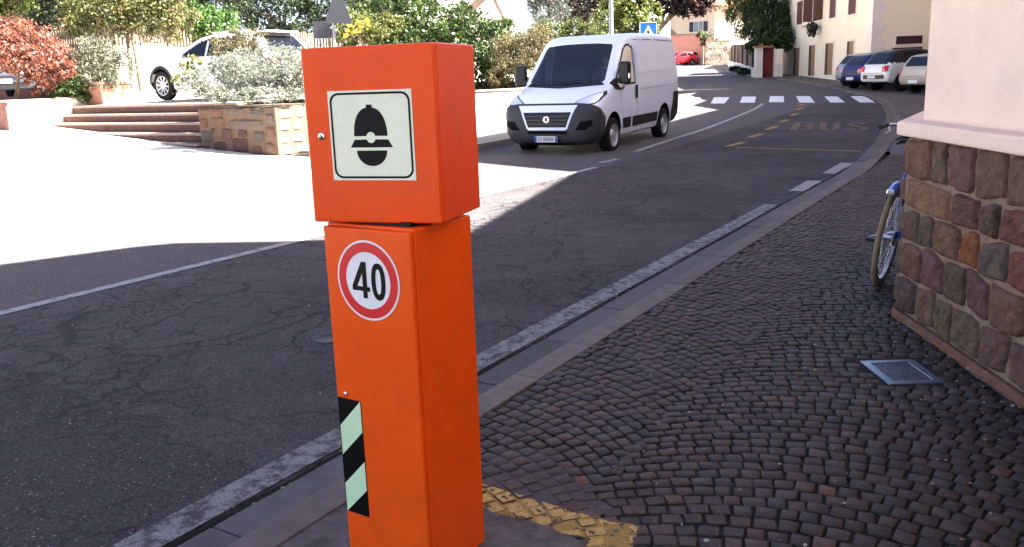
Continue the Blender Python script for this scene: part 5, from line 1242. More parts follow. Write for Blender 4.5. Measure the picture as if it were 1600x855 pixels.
def seam(bvh, side, pts, name, m, par, w=.01, off=.003):
    P_ = [np.array(p, float) for p in pts]; out = []
    for a, b in zip(P_, P_[1:]):
        k = max(1, int(np.linalg.norm(b-a)/.06)); out += [a+(b-a)*i/k for i in range(k)]
    out.append(P_[-1]); mb = MB(); V = []
    for i, p in enumerate(out):
        t = out[min(i+1, len(out)-1)]-out[max(i-1, 0)]; t /= np.linalg.norm(t)+1e-9; q = np.array([-t[1], t[0]])*w/2
        for e in (p-q, p+q):
            c = cast(bvh, side, e[0], e[1], off); V.append(c if c is not None else (V[-2] if len(V) > 1 else Vector((0, 0, 0))))
    mb.add(V, [(2*i, 2*i+1, 2*i+3, 2*i+2) for i in range(len(out)-1)]); return mb.build(name, m, par, fix=False)
def booleans(me, cutters):
    o = bpy.data.objects.new('tmp', me); COL.objects.link(o); cs = []
    for c in cutters:
        co = bpy.data.objects.new('cut', c); COL.objects.link(co); cs.append(co)
        b = o.modifiers.new('b', 'BOOLEAN'); b.operation = 'DIFFERENCE'; b.solver = 'EXACT'; b.object = co
    dg = bpy.context.evaluated_depsgraph_get(); dg.update(); r = bpy.data.meshes.new_from_object(o.evaluated_get(dg)); r.attributes
    for c in cs: bpy.data.objects.remove(c)
    bpy.data.objects.remove(o); r.name = 'body'; return r
def cyl_mesh(x, z, r, y0, y1):
    m = MB(); m.lathe([(r, y0), (r, y1)], axis='y', n=36, c=(x, 0, z), cap=True); me = bpy.data.meshes.new('c'); me.from_pydata(m.v, [], m.f)
    bm = bmesh.new(); bm.from_mesh(me); bmesh.ops.recalc_face_normals(bm, faces=bm.faces); bm.to_mesh(me); bm.free(); return me
def poly_mesh(pts3, vec):
    m = MB(); m.extrude(pts3, vec); me = bpy.data.meshes.new('c'); me.from_pydata(m.v, [], m.f); bm = bmesh.new(); bm.from_mesh(me)
    bmesh.ops.triangulate(bm, faces=[f for f in bm.faces if len(f.verts) > 4]); bmesh.ops.recalc_face_normals(bm, faces=bm.faces); bm.to_mesh(me); bm.free(); return me
M_rub = mat('tyre_rubber', (.0075, .0075, .008), .85, spec=.2, bump=.2, bscale=90)
M_alloy = mat('alloy_rim', (.45, .45, .47), .35, .8)
M_hub = mat('hub_cap', (.42, .43, .45), .4, .6)
M_blackp = mat('black_plastic', (.0085, .0085, .0115), .5, spec=.25, var=.1, scale=10)
M_darkin = mat('dark_interior', (.005, .005, .006), .9, spec=.1)
M_lens = mat('lamp_lens', (.75, .77, .8), .08, .55)
M_redl = mat('red_lamp', (.45, .012, .012), .2, coat=.5)
M_carglass = mat('dark_car_glass', (.003, .004, .007), .05, spec=.25)
M_plate = mat('plate_white', (.62, .62, .6), .4)
M_pblue = mat('plate_blue', (.03, .09, .35), .4)
M_seam = mat('panel_gap', (.05, .05, .055), .7)
def wheel(par, x, y, r, w, sg, rim_m, style='alloy'):
    o = MB().lathe([(r*.66, -w/2), (r*.9, -w/2), (r*.97, -w*.42), (r, -w*.3), (r, w*.3), (r*.97, w*.42), (r*.9, w/2), (r*.66, w/2)], axis='y', n=40).build('wheel', M_rub, par, sm=35); o.location = (x, y, r)
    f = sg*w/2; m = MB()
    m.lathe([(r*.665, f*.98), (r*.63, f*.98), (r*.6, f*.8), (r*.58, f*.2)], axis='y', n=40)
    if style == 'alloy':
        for k in range(10):
            a = 2*math.pi*k/10+.1; d = Vector((math.cos(a), 0, math.sin(a))); q = Vector((-math.sin(a), 0, math.cos(a))); yv = Vector((0, 1, 0))
            V = []
            for rr, hw, yy in ((r*.1, r*.055, f*.72), (r*.6, r*.04, f*.9)):
                for s_, t_ in ((-1, 0), (1, 0), (1, -1), (-1, -1)): V.append(d*rr+q*hw*s_+yv*(yy+t_*sg*.02))
            m.add(V, [(0, 1, 5, 4), (1, 2, 6, 5), (2, 3, 7, 6), (3, 0, 4, 7), (4, 5, 6, 7)])
        m.lathe([(.0001, f*.8), (r*.12, f*.8), (r*.15, f*.6)], axis='y', n=16)
    else:
        m.lathe([(.0001, f*.95), (r*.1, f*.95), (r*.16, f*.85), (r*.3, f*.8), (r*.34, f*.6), (r*.56, f*.55), (r*.6, f*.4)], axis='y', n=40)
    m.build('rim', rim_m, o, sm=40)
    MB().lathe([(.0001, f*.15), (r*.6, f*.15)], axis='y', n=24).build('brake', M_darkin, o)
    if style != 'alloy':
        for k in range(8):
            a = 2*math.pi*k/8; MB().lathe([(.0001, 0), (r*.055, 0)], axis='y', n=10, c=(r*.46*math.cos(a), f*.565+sg*.002, r*.46*math.sin(a))).build('vent_hole', M_darkin, o)
    return o
# ---- the white van
def make_van():
    vx = at_depth(1030, 213, 19.78); y_ = 19.6
    # rear axle and front axle on the road, from the wheels' contact points
    ra = np.array(ground_at(1031, 214, RO)); fa_ = np.array(ground_at(955.5, 234.5, RO)); d = (fa_-ra)/np.linalg.norm(fa_-ra); ang = math.atan2(d[1], d[0]); lft = np.array([-d[1], d[0]])
    org = (fa_+ra)/2-d*(4.96-.948-1.5)-lft*(.93)
    zz = float(zt((fa_+ra)[1]/2))+RO; pit = math.atan2(float(zt(fa_[1])-zt(ra[1])), 3.0)
    v = thing('delivery_van', 'white delivery van with black bumper driving towards the camera', 'van', (org[0], org[1], zz), ang); v.rotation_euler = (0, -pit, ang); v.scale = (1, 1, 1.035)
    prof = [(.3, .3, .05, .9), (.06, .38, .06, .86), (0, .55, .07, .86), (0, 1.2, .08, .86), (.03, 1.9, .09, .84), (.1, 2.2, .12, .82), (.35, 2.262, .13, .8), (1.6, 2.27, .13, .8), (2.7, 2.262, .13, .8), (3.12, 2.20, .15, .76), (3.36, 2.03, .16, .62), (3.75, 1.665, .18, .55), (4.08, 1.36, .2, .52), (4.2, 1.28, .18, .58), (4.5, 1.19, .19, .58), (4.76, 1.075, .2, .58), (4.89, .95, .22, .6), (4.94, .8, .23, .6), (4.958, .6, .24, .6), (4.95, .4, .24, .6), (4.9, .24, .23, .6), (4.6, .2, .1, .7), (3.0, .27, .05, .9), (1.5, .28, .05, .9)]
    Wt = [(.2, .93), (.45, 1.0), (.8, 1.025), (1.2, 1.025), (1.5, 1.005), (1.9, .955), (2.27, .90)]
    full = slice_body(prof, Wt); bv = bvh_of(full)
    cut = []
    for x in (1.015, 4.012):
        for sg in (-1, 1): cut.append(cyl_mesh(x, .36, .425, sg*.62, sg*1.3))
    cav = slice_body([(2.7, .55, 0, .5), (2.7, 2.08, .05, .8), (3.1, 2.1, .05, .8), (3.33, 1.92, .05, .7), (4.02, 1.3, .05, .7), (3.95, 1.18, .05, .8), (4.0, .55, .0, .5)], [(.5, .9), (1.2, .93), (1.6, .9), (2.1, .8)], 1)
    cut.append(cav)
    WS = [(-.80, 1.345), (-.45, 1.315), (0, 1.305), (.45, 1.315), (.80, 1.345), (.83, 1.38), (.745, 2.0), (.71, 2.045), (.4, 2.075), (0, 2.082), (-.4, 2.075), (-.71, 2.045), (-.745, 2.0), (-.83, 1.38)]
    cut.append(poly_mesh([(3.0, a, b) for a, b in WS], (2.5, 0, 0)))
    SWp = [(2.82, 1.28), (2.80, 1.9), (2.84, 1.985), (2.95, 2.03), (3.12, 2.02), (3.26, 1.95), (3.85, 1.36), (3.86, 1.26), (3.75, 1.2), (3.5, 1.2), (3.4, 1.27)]
    cut.append(poly_mesh([(a, 1.4, b) for a, b in SWp], (0, -2.8, 0)))
    body = booleans(full, cut); smooth(body, 40)
    Mv = mat('van_white', (.68, .74, .88), .3, var=.03, scale=2, coat=.5, dirt=.12, dirtcol=(.45, .42, .38), dscale=1.6)
    body.materials.clear(); body.materials.append(Mv); body.materials.append(M_darkin)
    for p in body.polygons:
        c = p.center
        inw = any(math.hypot(c.x-x, c.z-.36) < .435 for x in (1.015, 4.012)) and c.z < .82 and (abs(c.y) < .9 or abs(p.normal.y) < .6)
        incab = 2.69 < c.x < 4.05 and abs(c.y) < .925 and .54 < c.z < 2.12 and abs(c.y) < np.interp(c.z, [.5, 1.2, 1.6, 2.1], [.9, .935, .905, .81])+.002 and c.z < np.interp(c.x, [2.7, 3.1, 3.33, 4.02], [2.09, 2.09, 1.93, 1.31])+.012
        if inw or incab or c.z < .3 and abs(p.normal.z) > .7: p.material_index = 1
    link('body', body, None, v)
    gl = glass_mat('windscreen_glass', (.5, .58, .68)); gl2 = glass_mat('door_glass', (.3, .33, .34))
    decal(bv, 'front', [(a*1.01, 1.305+(b-1.305)*1.012-.004) for a, b in WS], 'windscreen', gl, v, -.012, .1)
    decal(bv, 'left', SWp, 'door_window', gl2, v, -.012, .12); decal(bv, 'right', SWp, 'door_window', gl2, v, -.012, .12)
    for sd in ('left', 'right'):
        seam(bv, sd, SWp+SWp[:1], 'window_seal', M_blackp, v, .035, .003)
        seam(bv, sd, [(2.72, .4), (2.70, 1.2), (2.7, 2.02)], 'door_gap', M_seam, v, .012); seam(bv, sd, [(3.62, 1.18), (3.6, .75)], 'door_gap', M_seam, v, .01)
        seam(bv, sd, [(.1, 2.1), (1.5, 2.13), (2.68, 2.12)], 'roof_gutter', M_seam, v, .018)
        seam(bv, sd, [(.06, 1.18), (2.6, 1.14)], 'body_crease', mat('van_crease_shade', (.42, .45, .53), .35), v, .02); seam(bv, sd, [(.06, 1.5), (2.6, 1.5)], 'body_crease', Mv, v, .05, .008)  # the darker strip paints the shading line of the crease
        decal(bv, sd, [(1.5, .44), (3.0, .43), (3.0, .63), (1.46, .63)], 'side_moulding', M_blackp, v, .014, .2); decal(bv, sd, [(3.09, .43), (3.5, .43), (3.55, .63), (3.09, .63)], 'side_moulding', M_blackp, v, .014, .2)
        decal(bv, sd, [(.02, .36), (.56, .36), (.56, .55), (.45, .82), (.42, 1.0), (.02, 1.0)], 'rear_bumper_corner', M_blackp, v, .012, .1)
        decal(bv, sd, [(2.74, .98), (2.86, .98), (2.87, 1.24), (2.75, 1.24)], 'door_handle', M_blackp, v, .02, .1)
        decal(bv, sd, [(3.6, 1.16), (3.95, 1.2), (4.02, 1.31), (3.86, 1.4), (3.8, 1.3)], 'mirror_sail', M_blackp, v, .006, .1)
    # front bumper, grille, lamps
    bmb = bmesh.new(); bmb.from_mesh(full)
    def cutp(co, no): bmesh.ops.bisect_plane(bmb, geom=bmb.verts[:]+bmb.edges[:]+bmb.faces[:], plane_co=co, plane_no=no, dist=1e-5, clear_outer=True)
    cutp((4.445, 0, 0), (-1, 0, 0)); cutp((0, 0, .985), (0, 0, 1)); cutp((4.44, 0, .70), (-.285, 0, .41)); bmb.normal_update()
    mv_ = [(q_, q_.normal.copy()) for q_ in bmb.verts]
    for q_, nv_ in mv_: q_.co += nv_*.013
    bme = bpy.data.meshes.new('front_bumper'); bmb.to_mesh(bme); bmb.free(); bme.materials.clear(); smooth(bme, 50); bb = bvh_of(bme)
    fbo = link('front_bumper', bme, mat('grey_bumper_plastic', (.03, .03, .036), .6, var=.1, scale=6, spec=.3), v); sd_ = fbo.modifiers.new('thick', 'SOLIDIFY'); sd_.thickness = .02; sd_.offset = -1
    decal(bb, 'front', [(-.64, .955), (-.58, .86), (-.44, .53), (-.40, .5), (.40, .5), (.44, .53), (.58, .86), (.64, .955)], 'grille_surround', Mv, v, .006, .06)
    gr = decal(bb, 'front', [(-.52, .83), (-.41, .555), (.41, .555), (.52, .83)], 'grille', M_blackp, v, .012, .06)
    for z in (.62, .69, .76): seam(bb, 'front', [(-.46-.1*(z-.69), z), (.46+.1*(z-.69), z)], 'grille_bar', mat('dark_grey_bar', (.06, .06, .065), .4), gr, .014, .018)
    decal(bb, 'front', [(-.42, .43), (.42, .43), (.42, .485), (-.42, .485)], 'air_intake', M_darkin, v, .006, .08)
    decal(bb, 'front', [(-.55, .21), (.55, .21), (.6, .26), (-.6, .26)], 'lower_lip', M_darkin, v, .006, .08)
    for sg in (-1, 1): decal(bb, 'front', [(sg*.6, .5), (sg*.72, .66), (sg*.92, .68), (sg*.93, .58), (sg*.8, .5)][::sg], 'fog_lamp_recess', M_darkin, v, .005, .06)
    bd = MB(); bd.lathe([(.0001, .03), (.04, .03), (.052, .035), (.068, .028), (.072, 0)], axis='x', n=28, c=(4.965, 0, .70)); badge = bd.build('round_badge', mat('badge_silver', (.62, .6, .6), .25, .7), v, sm=50)
    MB().box((4.996, 0, .70), (.006, .055, .06)).build('badge_centre', mat('badge_red', (.22, .03, .04), .4), badge, bevel=.004)
    pm = MB().box((4.985, -.02, .335), (.012, .5, .115)).build('number_plate', M_plate, v, bevel=.004)
    for sg in (-1, 1): MB().box((4.9925, -.02+sg*.225, .335), (.006, .045, .11)).build('plate_band', M_pblue, pm)
    tx = bpy.data.curves.new('plate_text', 'FONT'); tx.body = 'EX 800DK'; tx.size = .1; tx.align_x = 'CENTER'; tx.align_y = 'CENTER'; tx.extrude = .001
    to = bpy.data.objects.new('plate_text', tx); COL.objects.link(to); to.parent = pm; to.location = (4.993, -.02, .335); to.rotation_euler = (R(90), 0, R(90)); to.scale = (.8, 1, 1); tx.materials.append(M_black)
    dg = bpy.context.evaluated_depsgraph_get(); dg.update(); tm_ = bpy.data.meshes.new_from_object(to.evaluated_get(dg)); t2 = link('plate_text', tm_, None, pm); t2.location, t2.rotation_euler, t2.scale = to.location, to.rotation_euler, to.scale; bpy.data.objects.remove(to)
    for sg in (-1, 1):
        pts = [(.50, .955), (.60, 1.03), (.76, 1.105), (.96, 1.185), (1.0, 1.12), (.985, 1.02), (.94, .965), (.72, .94)]; pts = [(sg*a, b) for a, b in pts][::sg]
        dk = decal(bv, 'front', [(a, b) for a, b in pts], 'headlight', M_blackp, v, .006, .05)
        inn = [(.55, .968), (.63, 1.03), (.77, 1.09), (.94, 1.16), (.968, 1.1), (.955, 1.02), (.92, .978), (.72, .956)]; decal(bv, 'front', [(sg*a, b) for a, b in inn][::sg], 'headlight_lens', M_lens, dk, .012, .05)
    seam(bv, 'front', [(-.5, .945), (-.3, .935), (.3, .935), (.5, .945)], 'bonnet_gap', M_seam, v, .016, .004)
    decal(bv, 'front', [(-.86, 1.285), (0, 1.245), (.86, 1.285), (.8, 1.34), (0, 1.305), (-.8, 1.34)], 'cowl', M_blackp, v, .005, .08)
    for y0, y1 in ((-.72, -.05), (-.1, .6)):
        pth = [cast(bv, 'front', y0+(y1-y0)*k/6, 1.335+.03*math.sin(k/6*3.1), .022) for k in range(7)]; MB().tube(pth, .012, 6).build('wiper', M_blackp, v)
    # mirrors
    for sg in (-1, 1):
        mr = MB(); mr.box((3.78, sg*1.16, 1.5), (.13, .25, .42), R(-8)*sg); ob = mr.build('mirror', M_blackp, v, bevel=.045, seg=4)
        MB().box((3.712, sg*1.16, 1.52), (.01, .19, .3), R(-8)*sg).build('mirror_glass', mat('mirror_silver', (.5, .52, .55), .05, 1.0), ob)
        MB().box((3.8, sg*1.02, 1.36), (.09, .16, .1)).build('mirror_arm', M_blackp, ob, bevel=.02)
        MB().box((3.84, sg*1.285, 1.44), (.06, .02, .1)).build('indicator', M_lens, ob, bevel=.008)
    for x in (1.015, 4.012):
        for sg in (-1, 1): wheel(v, x, sg*.905, .335, .225, sg, M_hub, 'steel')
    # cab: dashboard, seats, wheel, papers
    M_dash = mat('dashboard', (.03, .03, .034), .7)
    MB().extrude([(3.98, -.9, 1.0), (3.98, -.9, 1.26), (3.62, -.9, 1.24), (3.5, -.9, 1.05), (3.55, -.9, .8)], (0, 1.8, 0)).build('dashboard', M_dash, v, bevel=.02)
    for y in (.46, -.28, -.66):
        st_ = MB(); st_.box((3.0, y, .98), (.5, .44 if y > 0 else .36, .14)); s0 = st_.build('seat', M_dash, v, bevel=.04, seg=3)
        MB().extrude([(2.84, y-.2, 1.05), (2.72, y-.2, 1.62), (2.84, y-.2, 1.62), (2.98, y-.2, 1.05)], (0, .4, 0)).build('seat_back', mat('seat_cloth', (.06, .065, .075), .9), s0, bevel=.03)
        MB().box((2.79, y, 1.74), (.1, .26, .18)).build('headrest', M_dash, s0, bevel=.04, seg=3)
    ctr = Vector((3.48, .46, 1.22)); V = []; path = []
    for k in range(25): a = 2*math.pi*k/24; path.append(ctr+Vector((-.10*math.sin(a), .2*math.cos(a), .17*math.sin(a))))
    sw = MB(); sw.tube(path, .016, 8, cap=False); sw.tube([ctr+Vector((.0, -.2, 0)), ctr+Vector((.03, 0, -.01)), ctr+Vector((0, .2, 0))], .014, 6); sw.build('steering_wheel', M_blackp, v, sm=60)
    pp = MB(); pp.extrude([(3.76, -.1, 1.275), (3.9, -.14, 1.29), (3.9, .18, 1.29), (3.76, .14, 1.275)], (0, 0, .004)); pp.build('paper', M_plate, v)
    MB().extrude([(3.86, -.82, 1.29), (3.95, -.82, 1.37), (3.95, -.7, 1.37), (3.86, -.7, 1.29)], (0, 0, .004)).build('paper', M_plate, v)
    return v
def skin_body(name, joints, bones, radii, m, parent=None, sub=2):
    me = bpy.data.meshes.new(name); me.from_pydata(joints, bones, []); o = bpy.data.objects.new(name, me); COL.objects.link(o)
    sk = o.modifiers.new('skin', 'SKIN'); sk.use_smooth_shade = True
    if not me.skin_vertices: 
        bm = bmesh.new(); bm.from_mesh(me); bm.verts.layers.skin.verify(); bm.to_mesh(me); bm.free()
    for i, r in enumerate(radii): me.skin_vertices[0].data[i].radius = (r, r) if not hasattr(r, '__len__') else r
    me.skin_vertices[0].data[0].use_root = True
    ss = o.modifiers.new('sub', 'SUBSURF'); ss.levels = sub; ss.render_levels = sub
    dg = bpy.context.evaluated_depsgraph_get(); dg.update(); r = bpy.data.meshes.new_from_object(o.evaluated_get(dg)); bpy.data.objects.remove(o); r.name = name
    r.materials.clear(); return r
van = make_van()
bpy.context.view_layer.update()
def driver():
    """in the van's frame: x forward, y left; seated at y=.46"""
    M_skin = mat('skin', (.42, .24, .17), .55); M_shirt = mat('dark_shirt', (.06, .07, .1), .9); M_hair = mat('dark_hair', (.02, .015, .012), .8)
    p = thing('person', 'driver in dark clothes sitting at the steering wheel of the white van', 'person'); p.matrix_world = van.matrix_world.copy()
    y = .46
    J = [(2.98, y, 1.1), (2.95, y, 1.32), (2.95, y, 1.52), (2.97, y, 1.62), (2.99, y, 1.67), (3.0, y, 1.76), (3.0, y, 1.86),          # pelvis .. crown
         (2.96, y+.2, 1.52), (3.1, y+.27, 1.32), (3.34, y+.19, 1.30), (3.44, y+.16, 1.32),                                              # left arm to the wheel
         (2.96, y-.2, 1.52), (3.1, y-.27, 1.32), (3.34, y-.19, 1.30), (3.44, y-.16, 1.32),
         (3.02, y+.09, 1.1), (3.42, y+.1, 1.12), (3.46, y+.1, .72), (3.02, y-.09, 1.1), (3.42, y-.1, 1.12), (3.46, y-.1, .72)]
    B = [(0, 1), (1, 2), (2, 3), (3, 4), (4, 5), (5, 6), (2, 7), (7, 8), (8, 9), (9, 10), (2, 11), (11, 12), (12, 13), (13, 14), (0, 15), (15, 16), (16, 17), (0, 18), (18, 19), (19, 20)]
    Rd = [(.15, .12), (.16, .12), (.15, .11), .06, .06, (.085, .1), (.06, .07), .075, .05, .04, .04, .075, .05, .04, .04, .1, .075, .055, .1, .075, .055]
    me = skin_body('body', J, B, Rd, None); me.materials.append(M_shirt); me.materials.append(M_skin)
    for f in me.polygons:
        if f.center.z > 1.585 or (f.center.x > 3.37 and f.center.z > 1.22): f.material_index = 1
    link('body', me, None, p)
    m = MB(); m.ball((2.985, y, 1.8), (.098, .086, .105), 14); m.build('hair', M_hair, p, sm=60)
    f = MB(); f.ball((3.105, y, 1.755), (.02, .014, .022), 8); [f.ball((3.08, y+sg*.035, 1.782), (.012, .014, .01), 8) for sg in (-1, 1)]; [f.ball((3.0, y+sg*.095, 1.755), (.022, .014, .032), 8) for sg in (-1, 1)]; f.build('face', M_skin, p, sm=60)
driver()

# ---- parked cars
def make_car(name, label, rear, hd, L, Wd, H, colm, style='hatch', roofm=None, rimm=None, group=None, front_at=None, plates=True, lampred=None, belt=None):
    """rear: plan point under the middle of the tail; hd: heading angle; car frame x forward, y left"""
    z = None
    fx = L/3.95; fz = H/1.5; fw = Wd/.85
    c = thing(name, label, 'car', (rear[0], rear[1], rear[2]), hd, group)
    if style == 'suv':
        pr = [(.2, .3, .05, .85), (.03, .45, .1, .7), (0, .68, .12, .65), (.03, .9, .12, .65), (.1, 1.0, .12, .65), (.42, 1.42, .1, .7), (.6, 1.49, .08, .7), (1.3, 1.5, .08, .75), (1.9, 1.47, .08, .72), (2.2, 1.41, .1, .65), (2.62, 1.14, .12, .6), (2.88, .99, .13, .55), (3.2, .95, .12, .6), (3.62, .86, .16, .5), (3.84, .74, .24, .42), (3.95, .5, .26, .4), (3.9, .28, .24, .45), (3.7, .24, .05, .8), (2, .24, .04, .9)]
    elif style == 'estate':
        pr = [(.2, .28, .05, .85), (.03, .4, .1, .7), (0, .62, .12, .65), (.04, .86, .12, .65), (.22, 1.3, .1, .65), (.34, 1.44, .08, .7), (.8, 1.5, .08, .75), (1.7, 1.5, .08, .75), (2.15, 1.4, .1, .65), (2.6, 1.1, .12, .6), (2.85, .95, .13, .55), (3.3, .87, .14, .55), (3.7, .76, .2, .45), (3.9, .6, .26, .4), (3.95, .42, .26, .4), (3.88, .25, .2, .5), (3.7, .22, .05, .8), (2, .2, .04, .9)]
    else:
        pr = [(.2, .28, .05, .85), (.03, .38, .12, .65), (0, .6, .16, .6), (.03, .82, .16, .6), (.12, .98, .15, .6), (.42, 1.38, .12, .6), (.6, 1.46, .09, .7), (1.2, 1.5, .08, .75), (1.8, 1.48, .08, .72), (2.2, 1.38, .1, .65), (2.7, 1.07, .12, .6), (2.95, .95, .14, .55), (3.4, .84, .18, .5), (3.75, .7, .24, .45), (3.92, .5, .28, .4), (3.9, .3, .24, .45), (3.7, .22, .05, .8), (2, .2, .04, .9)]
    pr = [(a*fx, b*fz, e, s_) for a, b, e, s_ in pr]
    Wt = [(.2*fz, .78*fw), (.45*fz, .84*fw), (.75*fz, .85*fw), (.95*fz, .83*fw), (1.2*fz, .73*fw), (1.42*fz, .63*fw), (1.5*fz, .58*fw)]
    full = slice_body(pr, Wt); bv = bvh_of(full); r = .31*fz if style != 'suv' else .35*fz
    xs = (.72*fx, 3.18*fx); cut = [cyl_mesh(x, r*1.05, r*1.17, sg*.55*fw, sg*1.2*fw) for x in xs for sg in (-1, 1)]
    body = booleans(full, cut); smooth(body, 38); body.materials.clear(); body.materials.append(colm); body.materials.append(M_darkin); body.materials.append(roofm or colm)
    for p in body.polygons:
        q = p.center
        if any(math.hypot(q.x-x, q.z-r*1.05) < r*1.2 for x in xs) and abs(q.y) < .8*fw and q.z < 2.3*r and (abs(q.y) < .6*fw or math.hypot(q.x-xs[0], q.z-r*1.05) < r*1.172 or math.hypot(q.x-xs[1], q.z-r*1.05) < r*1.172): p.material_index = 1
        elif q.z > 1.0*fz and roofm: p.material_index = 2
    link('body', body, None, c)
    S_ = lambda pts: [(a*fx, b*fz) for a, b in pts]
    for sd in ('left', 'right'):
        if style == 'suv' or style == 'estate':
            decal(bv, sd, S_([(.52, 1.02), (.72, 1.36), (1.08, 1.39), (1.08, 1.0)]), 'side_window', M_carglass, c); decal(bv, sd, S_([(1.14, .99), (1.14, 1.39), (1.72, 1.38), (1.72, .98)]), 'side_window', M_carglass, c); decal(bv, sd, S_([(1.78, .98), (1.78, 1.37), (2.02, 1.34), (2.5, 1.06), (2.55, .97)]), 'side_window', M_carglass, c)
        else:
            decal(bv, sd, S_([(.62, 1.05), (.82, 1.34), (1.3, 1.38), (1.32, .99)]), 'side_window', M_carglass, c); decal(bv, sd, S_([(1.38, .985), (1.36, 1.38), (1.85, 1.36), (2.15, 1.28), (2.55, 1.03), (2.6, .97)]), 'side_window', M_carglass, c)
        seam(bv, sd, S_([(1.35, .3), (1.34, .96)]), 'door_gap', M_seam, c, .012); seam(bv, sd, S_([(2.55, .35), (2.62, .94)]), 'door_gap', M_seam, c, .012)
        decal(bv, sd, S_([(1.45, .82), (1.62, .82), (1.62, .855), (1.45, .855)]), 'door_handle', colm, c, .02)
        decal(bv, sd, S_([(1.1, .2), (2.8, .2), (2.8, .27), (1.1, .27)]), 'sill', M_blackp, c, .006, .2)
        for x in xs:
            pth = [(x+r*1.2*math.cos(a), r*1.05+r*1.2*math.sin(a)) for a in np.linspace(.05, math.pi-.05, 14)]
            if style == 'suv': seam(bv, sd, pth, 'arch_trim', M_blackp, c, .07, .006)
    w5 = Wt[4][1]
    decal(bv, 'front', [(-.60*fw, 1.02*fz), (.60*fw, 1.02*fz), (.5*fw, 1.38*fz), (-.5*fw, 1.38*fz)], 'windscreen', M_carglass, c, .004, .1)
    decal(bv, 'rear', [(.58*fw, 1.03*fz), (-.58*fw, 1.03*fz), (-.46*fw, 1.38*fz), (.46*fw, 1.38*fz)], 'rear_window', M_carglass, c, .004, .1)
    for sg in (-1, 1):
        h = [(sg*a*fw, b*fz) for a, b in ((.42, .66), (.48, .74), (.7, .8), (.8, .78), (.77, .66))][::sg]; decal(bv, 'front', h, 'headlight', M_lens, c, .006, .06)
        if style == 'hatch': tl = ((.52, .72), (.5, .86), (.6, .93), (.78, .92), (.8, .74), (.7, .7))
        elif style == 'suv': tl = ((.45, .72), (.45, .84), (.8, .88), (.8, .74))
        else: tl = ((.66, .62), (.64, 1.0), (.78, 1.0), (.82, .62))
        decal(bv, 'rear', [(sg*a*fw, b*fz) for a, b in tl][::-sg], 'tail_light', M_redl, c, .006, .06)
    decal(bv, 'front', [(-.38*fw, .5*fz), (.38*fw, .5*fz), (.42*fw, .62*fz), (-.42*fw, .62*fz)], 'grille', M_blackp, c, .006, .08)
    decal(bv, 'front', [(-.6*fw, .28*fz), (.6*fw, .28*fz), (.62*fw, .42*fz), (-.62*fw, .42*fz)], 'air_intake', M_blackp, c, .006, .08)
    decal(bv, 'rear', [(.75*fw, .26*fz), (-.75*fw, .26*fz), (-.78*fw, .36*fz), (.78*fw, .36*fz)], 'rear_valance', M_blackp, c, .006, .08)
    seam(bv, 'rear', [(-.6*fw, .66*fz), (.6*fw, .66*fz)], 'tailgate_gap', M_seam, c, .014)
    for sd, x_ in (('front', 1), ('rear', -1)):
        q = cast(bv, sd, 0, .46*fz, .012)
        if plates:
            MB().box((q.x, 0, .46*fz), (.012, .5, .12)).build('number_plate', M_plate, c, bevel=.003)
    for sg in (-1, 1):
        mo = MB().box((2.5*fx, sg*(.85*fw+.06), 1.02*fz), (.12, .2, .13)).build('mirror', roofm or colm, c, bevel=.04, seg=3)
    for x in xs:
        for sg in (-1, 1): wheel(c, x, sg*(.85*fw-.13), r, .2*fw, sg, rimm or M_alloy)
    return c, bv, fx, fz, fw
def paint_m(nm, col, metal=0.0): return mat(nm, col, .28, metal, var=.02, scale=2, coat=.1, spec=.25)
M_suv = paint_m('pearl_white_paint', (.5, .49, .55)); M_dblue = paint_m('dark_blue_paint', (.006, .012, .085)); M_cwhite = paint_m('cream_white_paint', (.66, .65, .62)); M_croof = paint_m('dark_roof_paint', (.006, .007, .016))
M_silver = paint_m('silver_paint', (.3, .31, .33), .4); M_beige = paint_m('beige_paint', (.36, .31, .27)); M_redc = paint_m('red_paint', (.42, .02, .03)); M_char = paint_m('charcoal_paint', (.05, .055, .07), .3)
# white estate on the terrace: its left front wheel stands where the photograph has it
fwp = at_depth(262, 157, 23.4); hdA = math.atan2(-N[1], -N[0])
Ls, Wsu = 4.85, .95; fxs = Ls/3.95; hv = -N; lv = np.array([-hv[1], hv[0]])
rr_ = np.array([fwp.x, fwp.y])-hv*3.18*fxs-lv*(Wsu-.13)
zs_ = fwp.z
c, bv, fx, fz, fw = make_car('parked_suv', 'white sport utility car parked on the terrace behind the silvery shrub', (rr_[0], rr_[1], zs_), hdA, Ls, Wsu, 1.62, M_suv, 'suv')
for sg in (-1, 1): MB().tube([cast(bv, 'top', x*fx, sg*.5*fw, .05) for x in (.7, 1.2, 1.8)], .018, 8).build('roof_rail', M_alloy, c, sm=60)
MB().box((.42*fx, 0, 1.47*fz), (.4, 1.1, .05)).build('spoiler', M_suv, c, bevel=.02)
# dark car under the maple
q = at_depth(8, 152, 26.2)
hd = math.atan2(-.97, .25); d_ = np.array([math.cos(hd), math.sin(hd)])
make_car('parked_car', 'dark charcoal car half hidden under the red maple', (q.x-d_[0]*4.3, q.y-d_[1]*4.3, q.z), hd, 4.3, .88, 1.5, M_char, 'hatch')
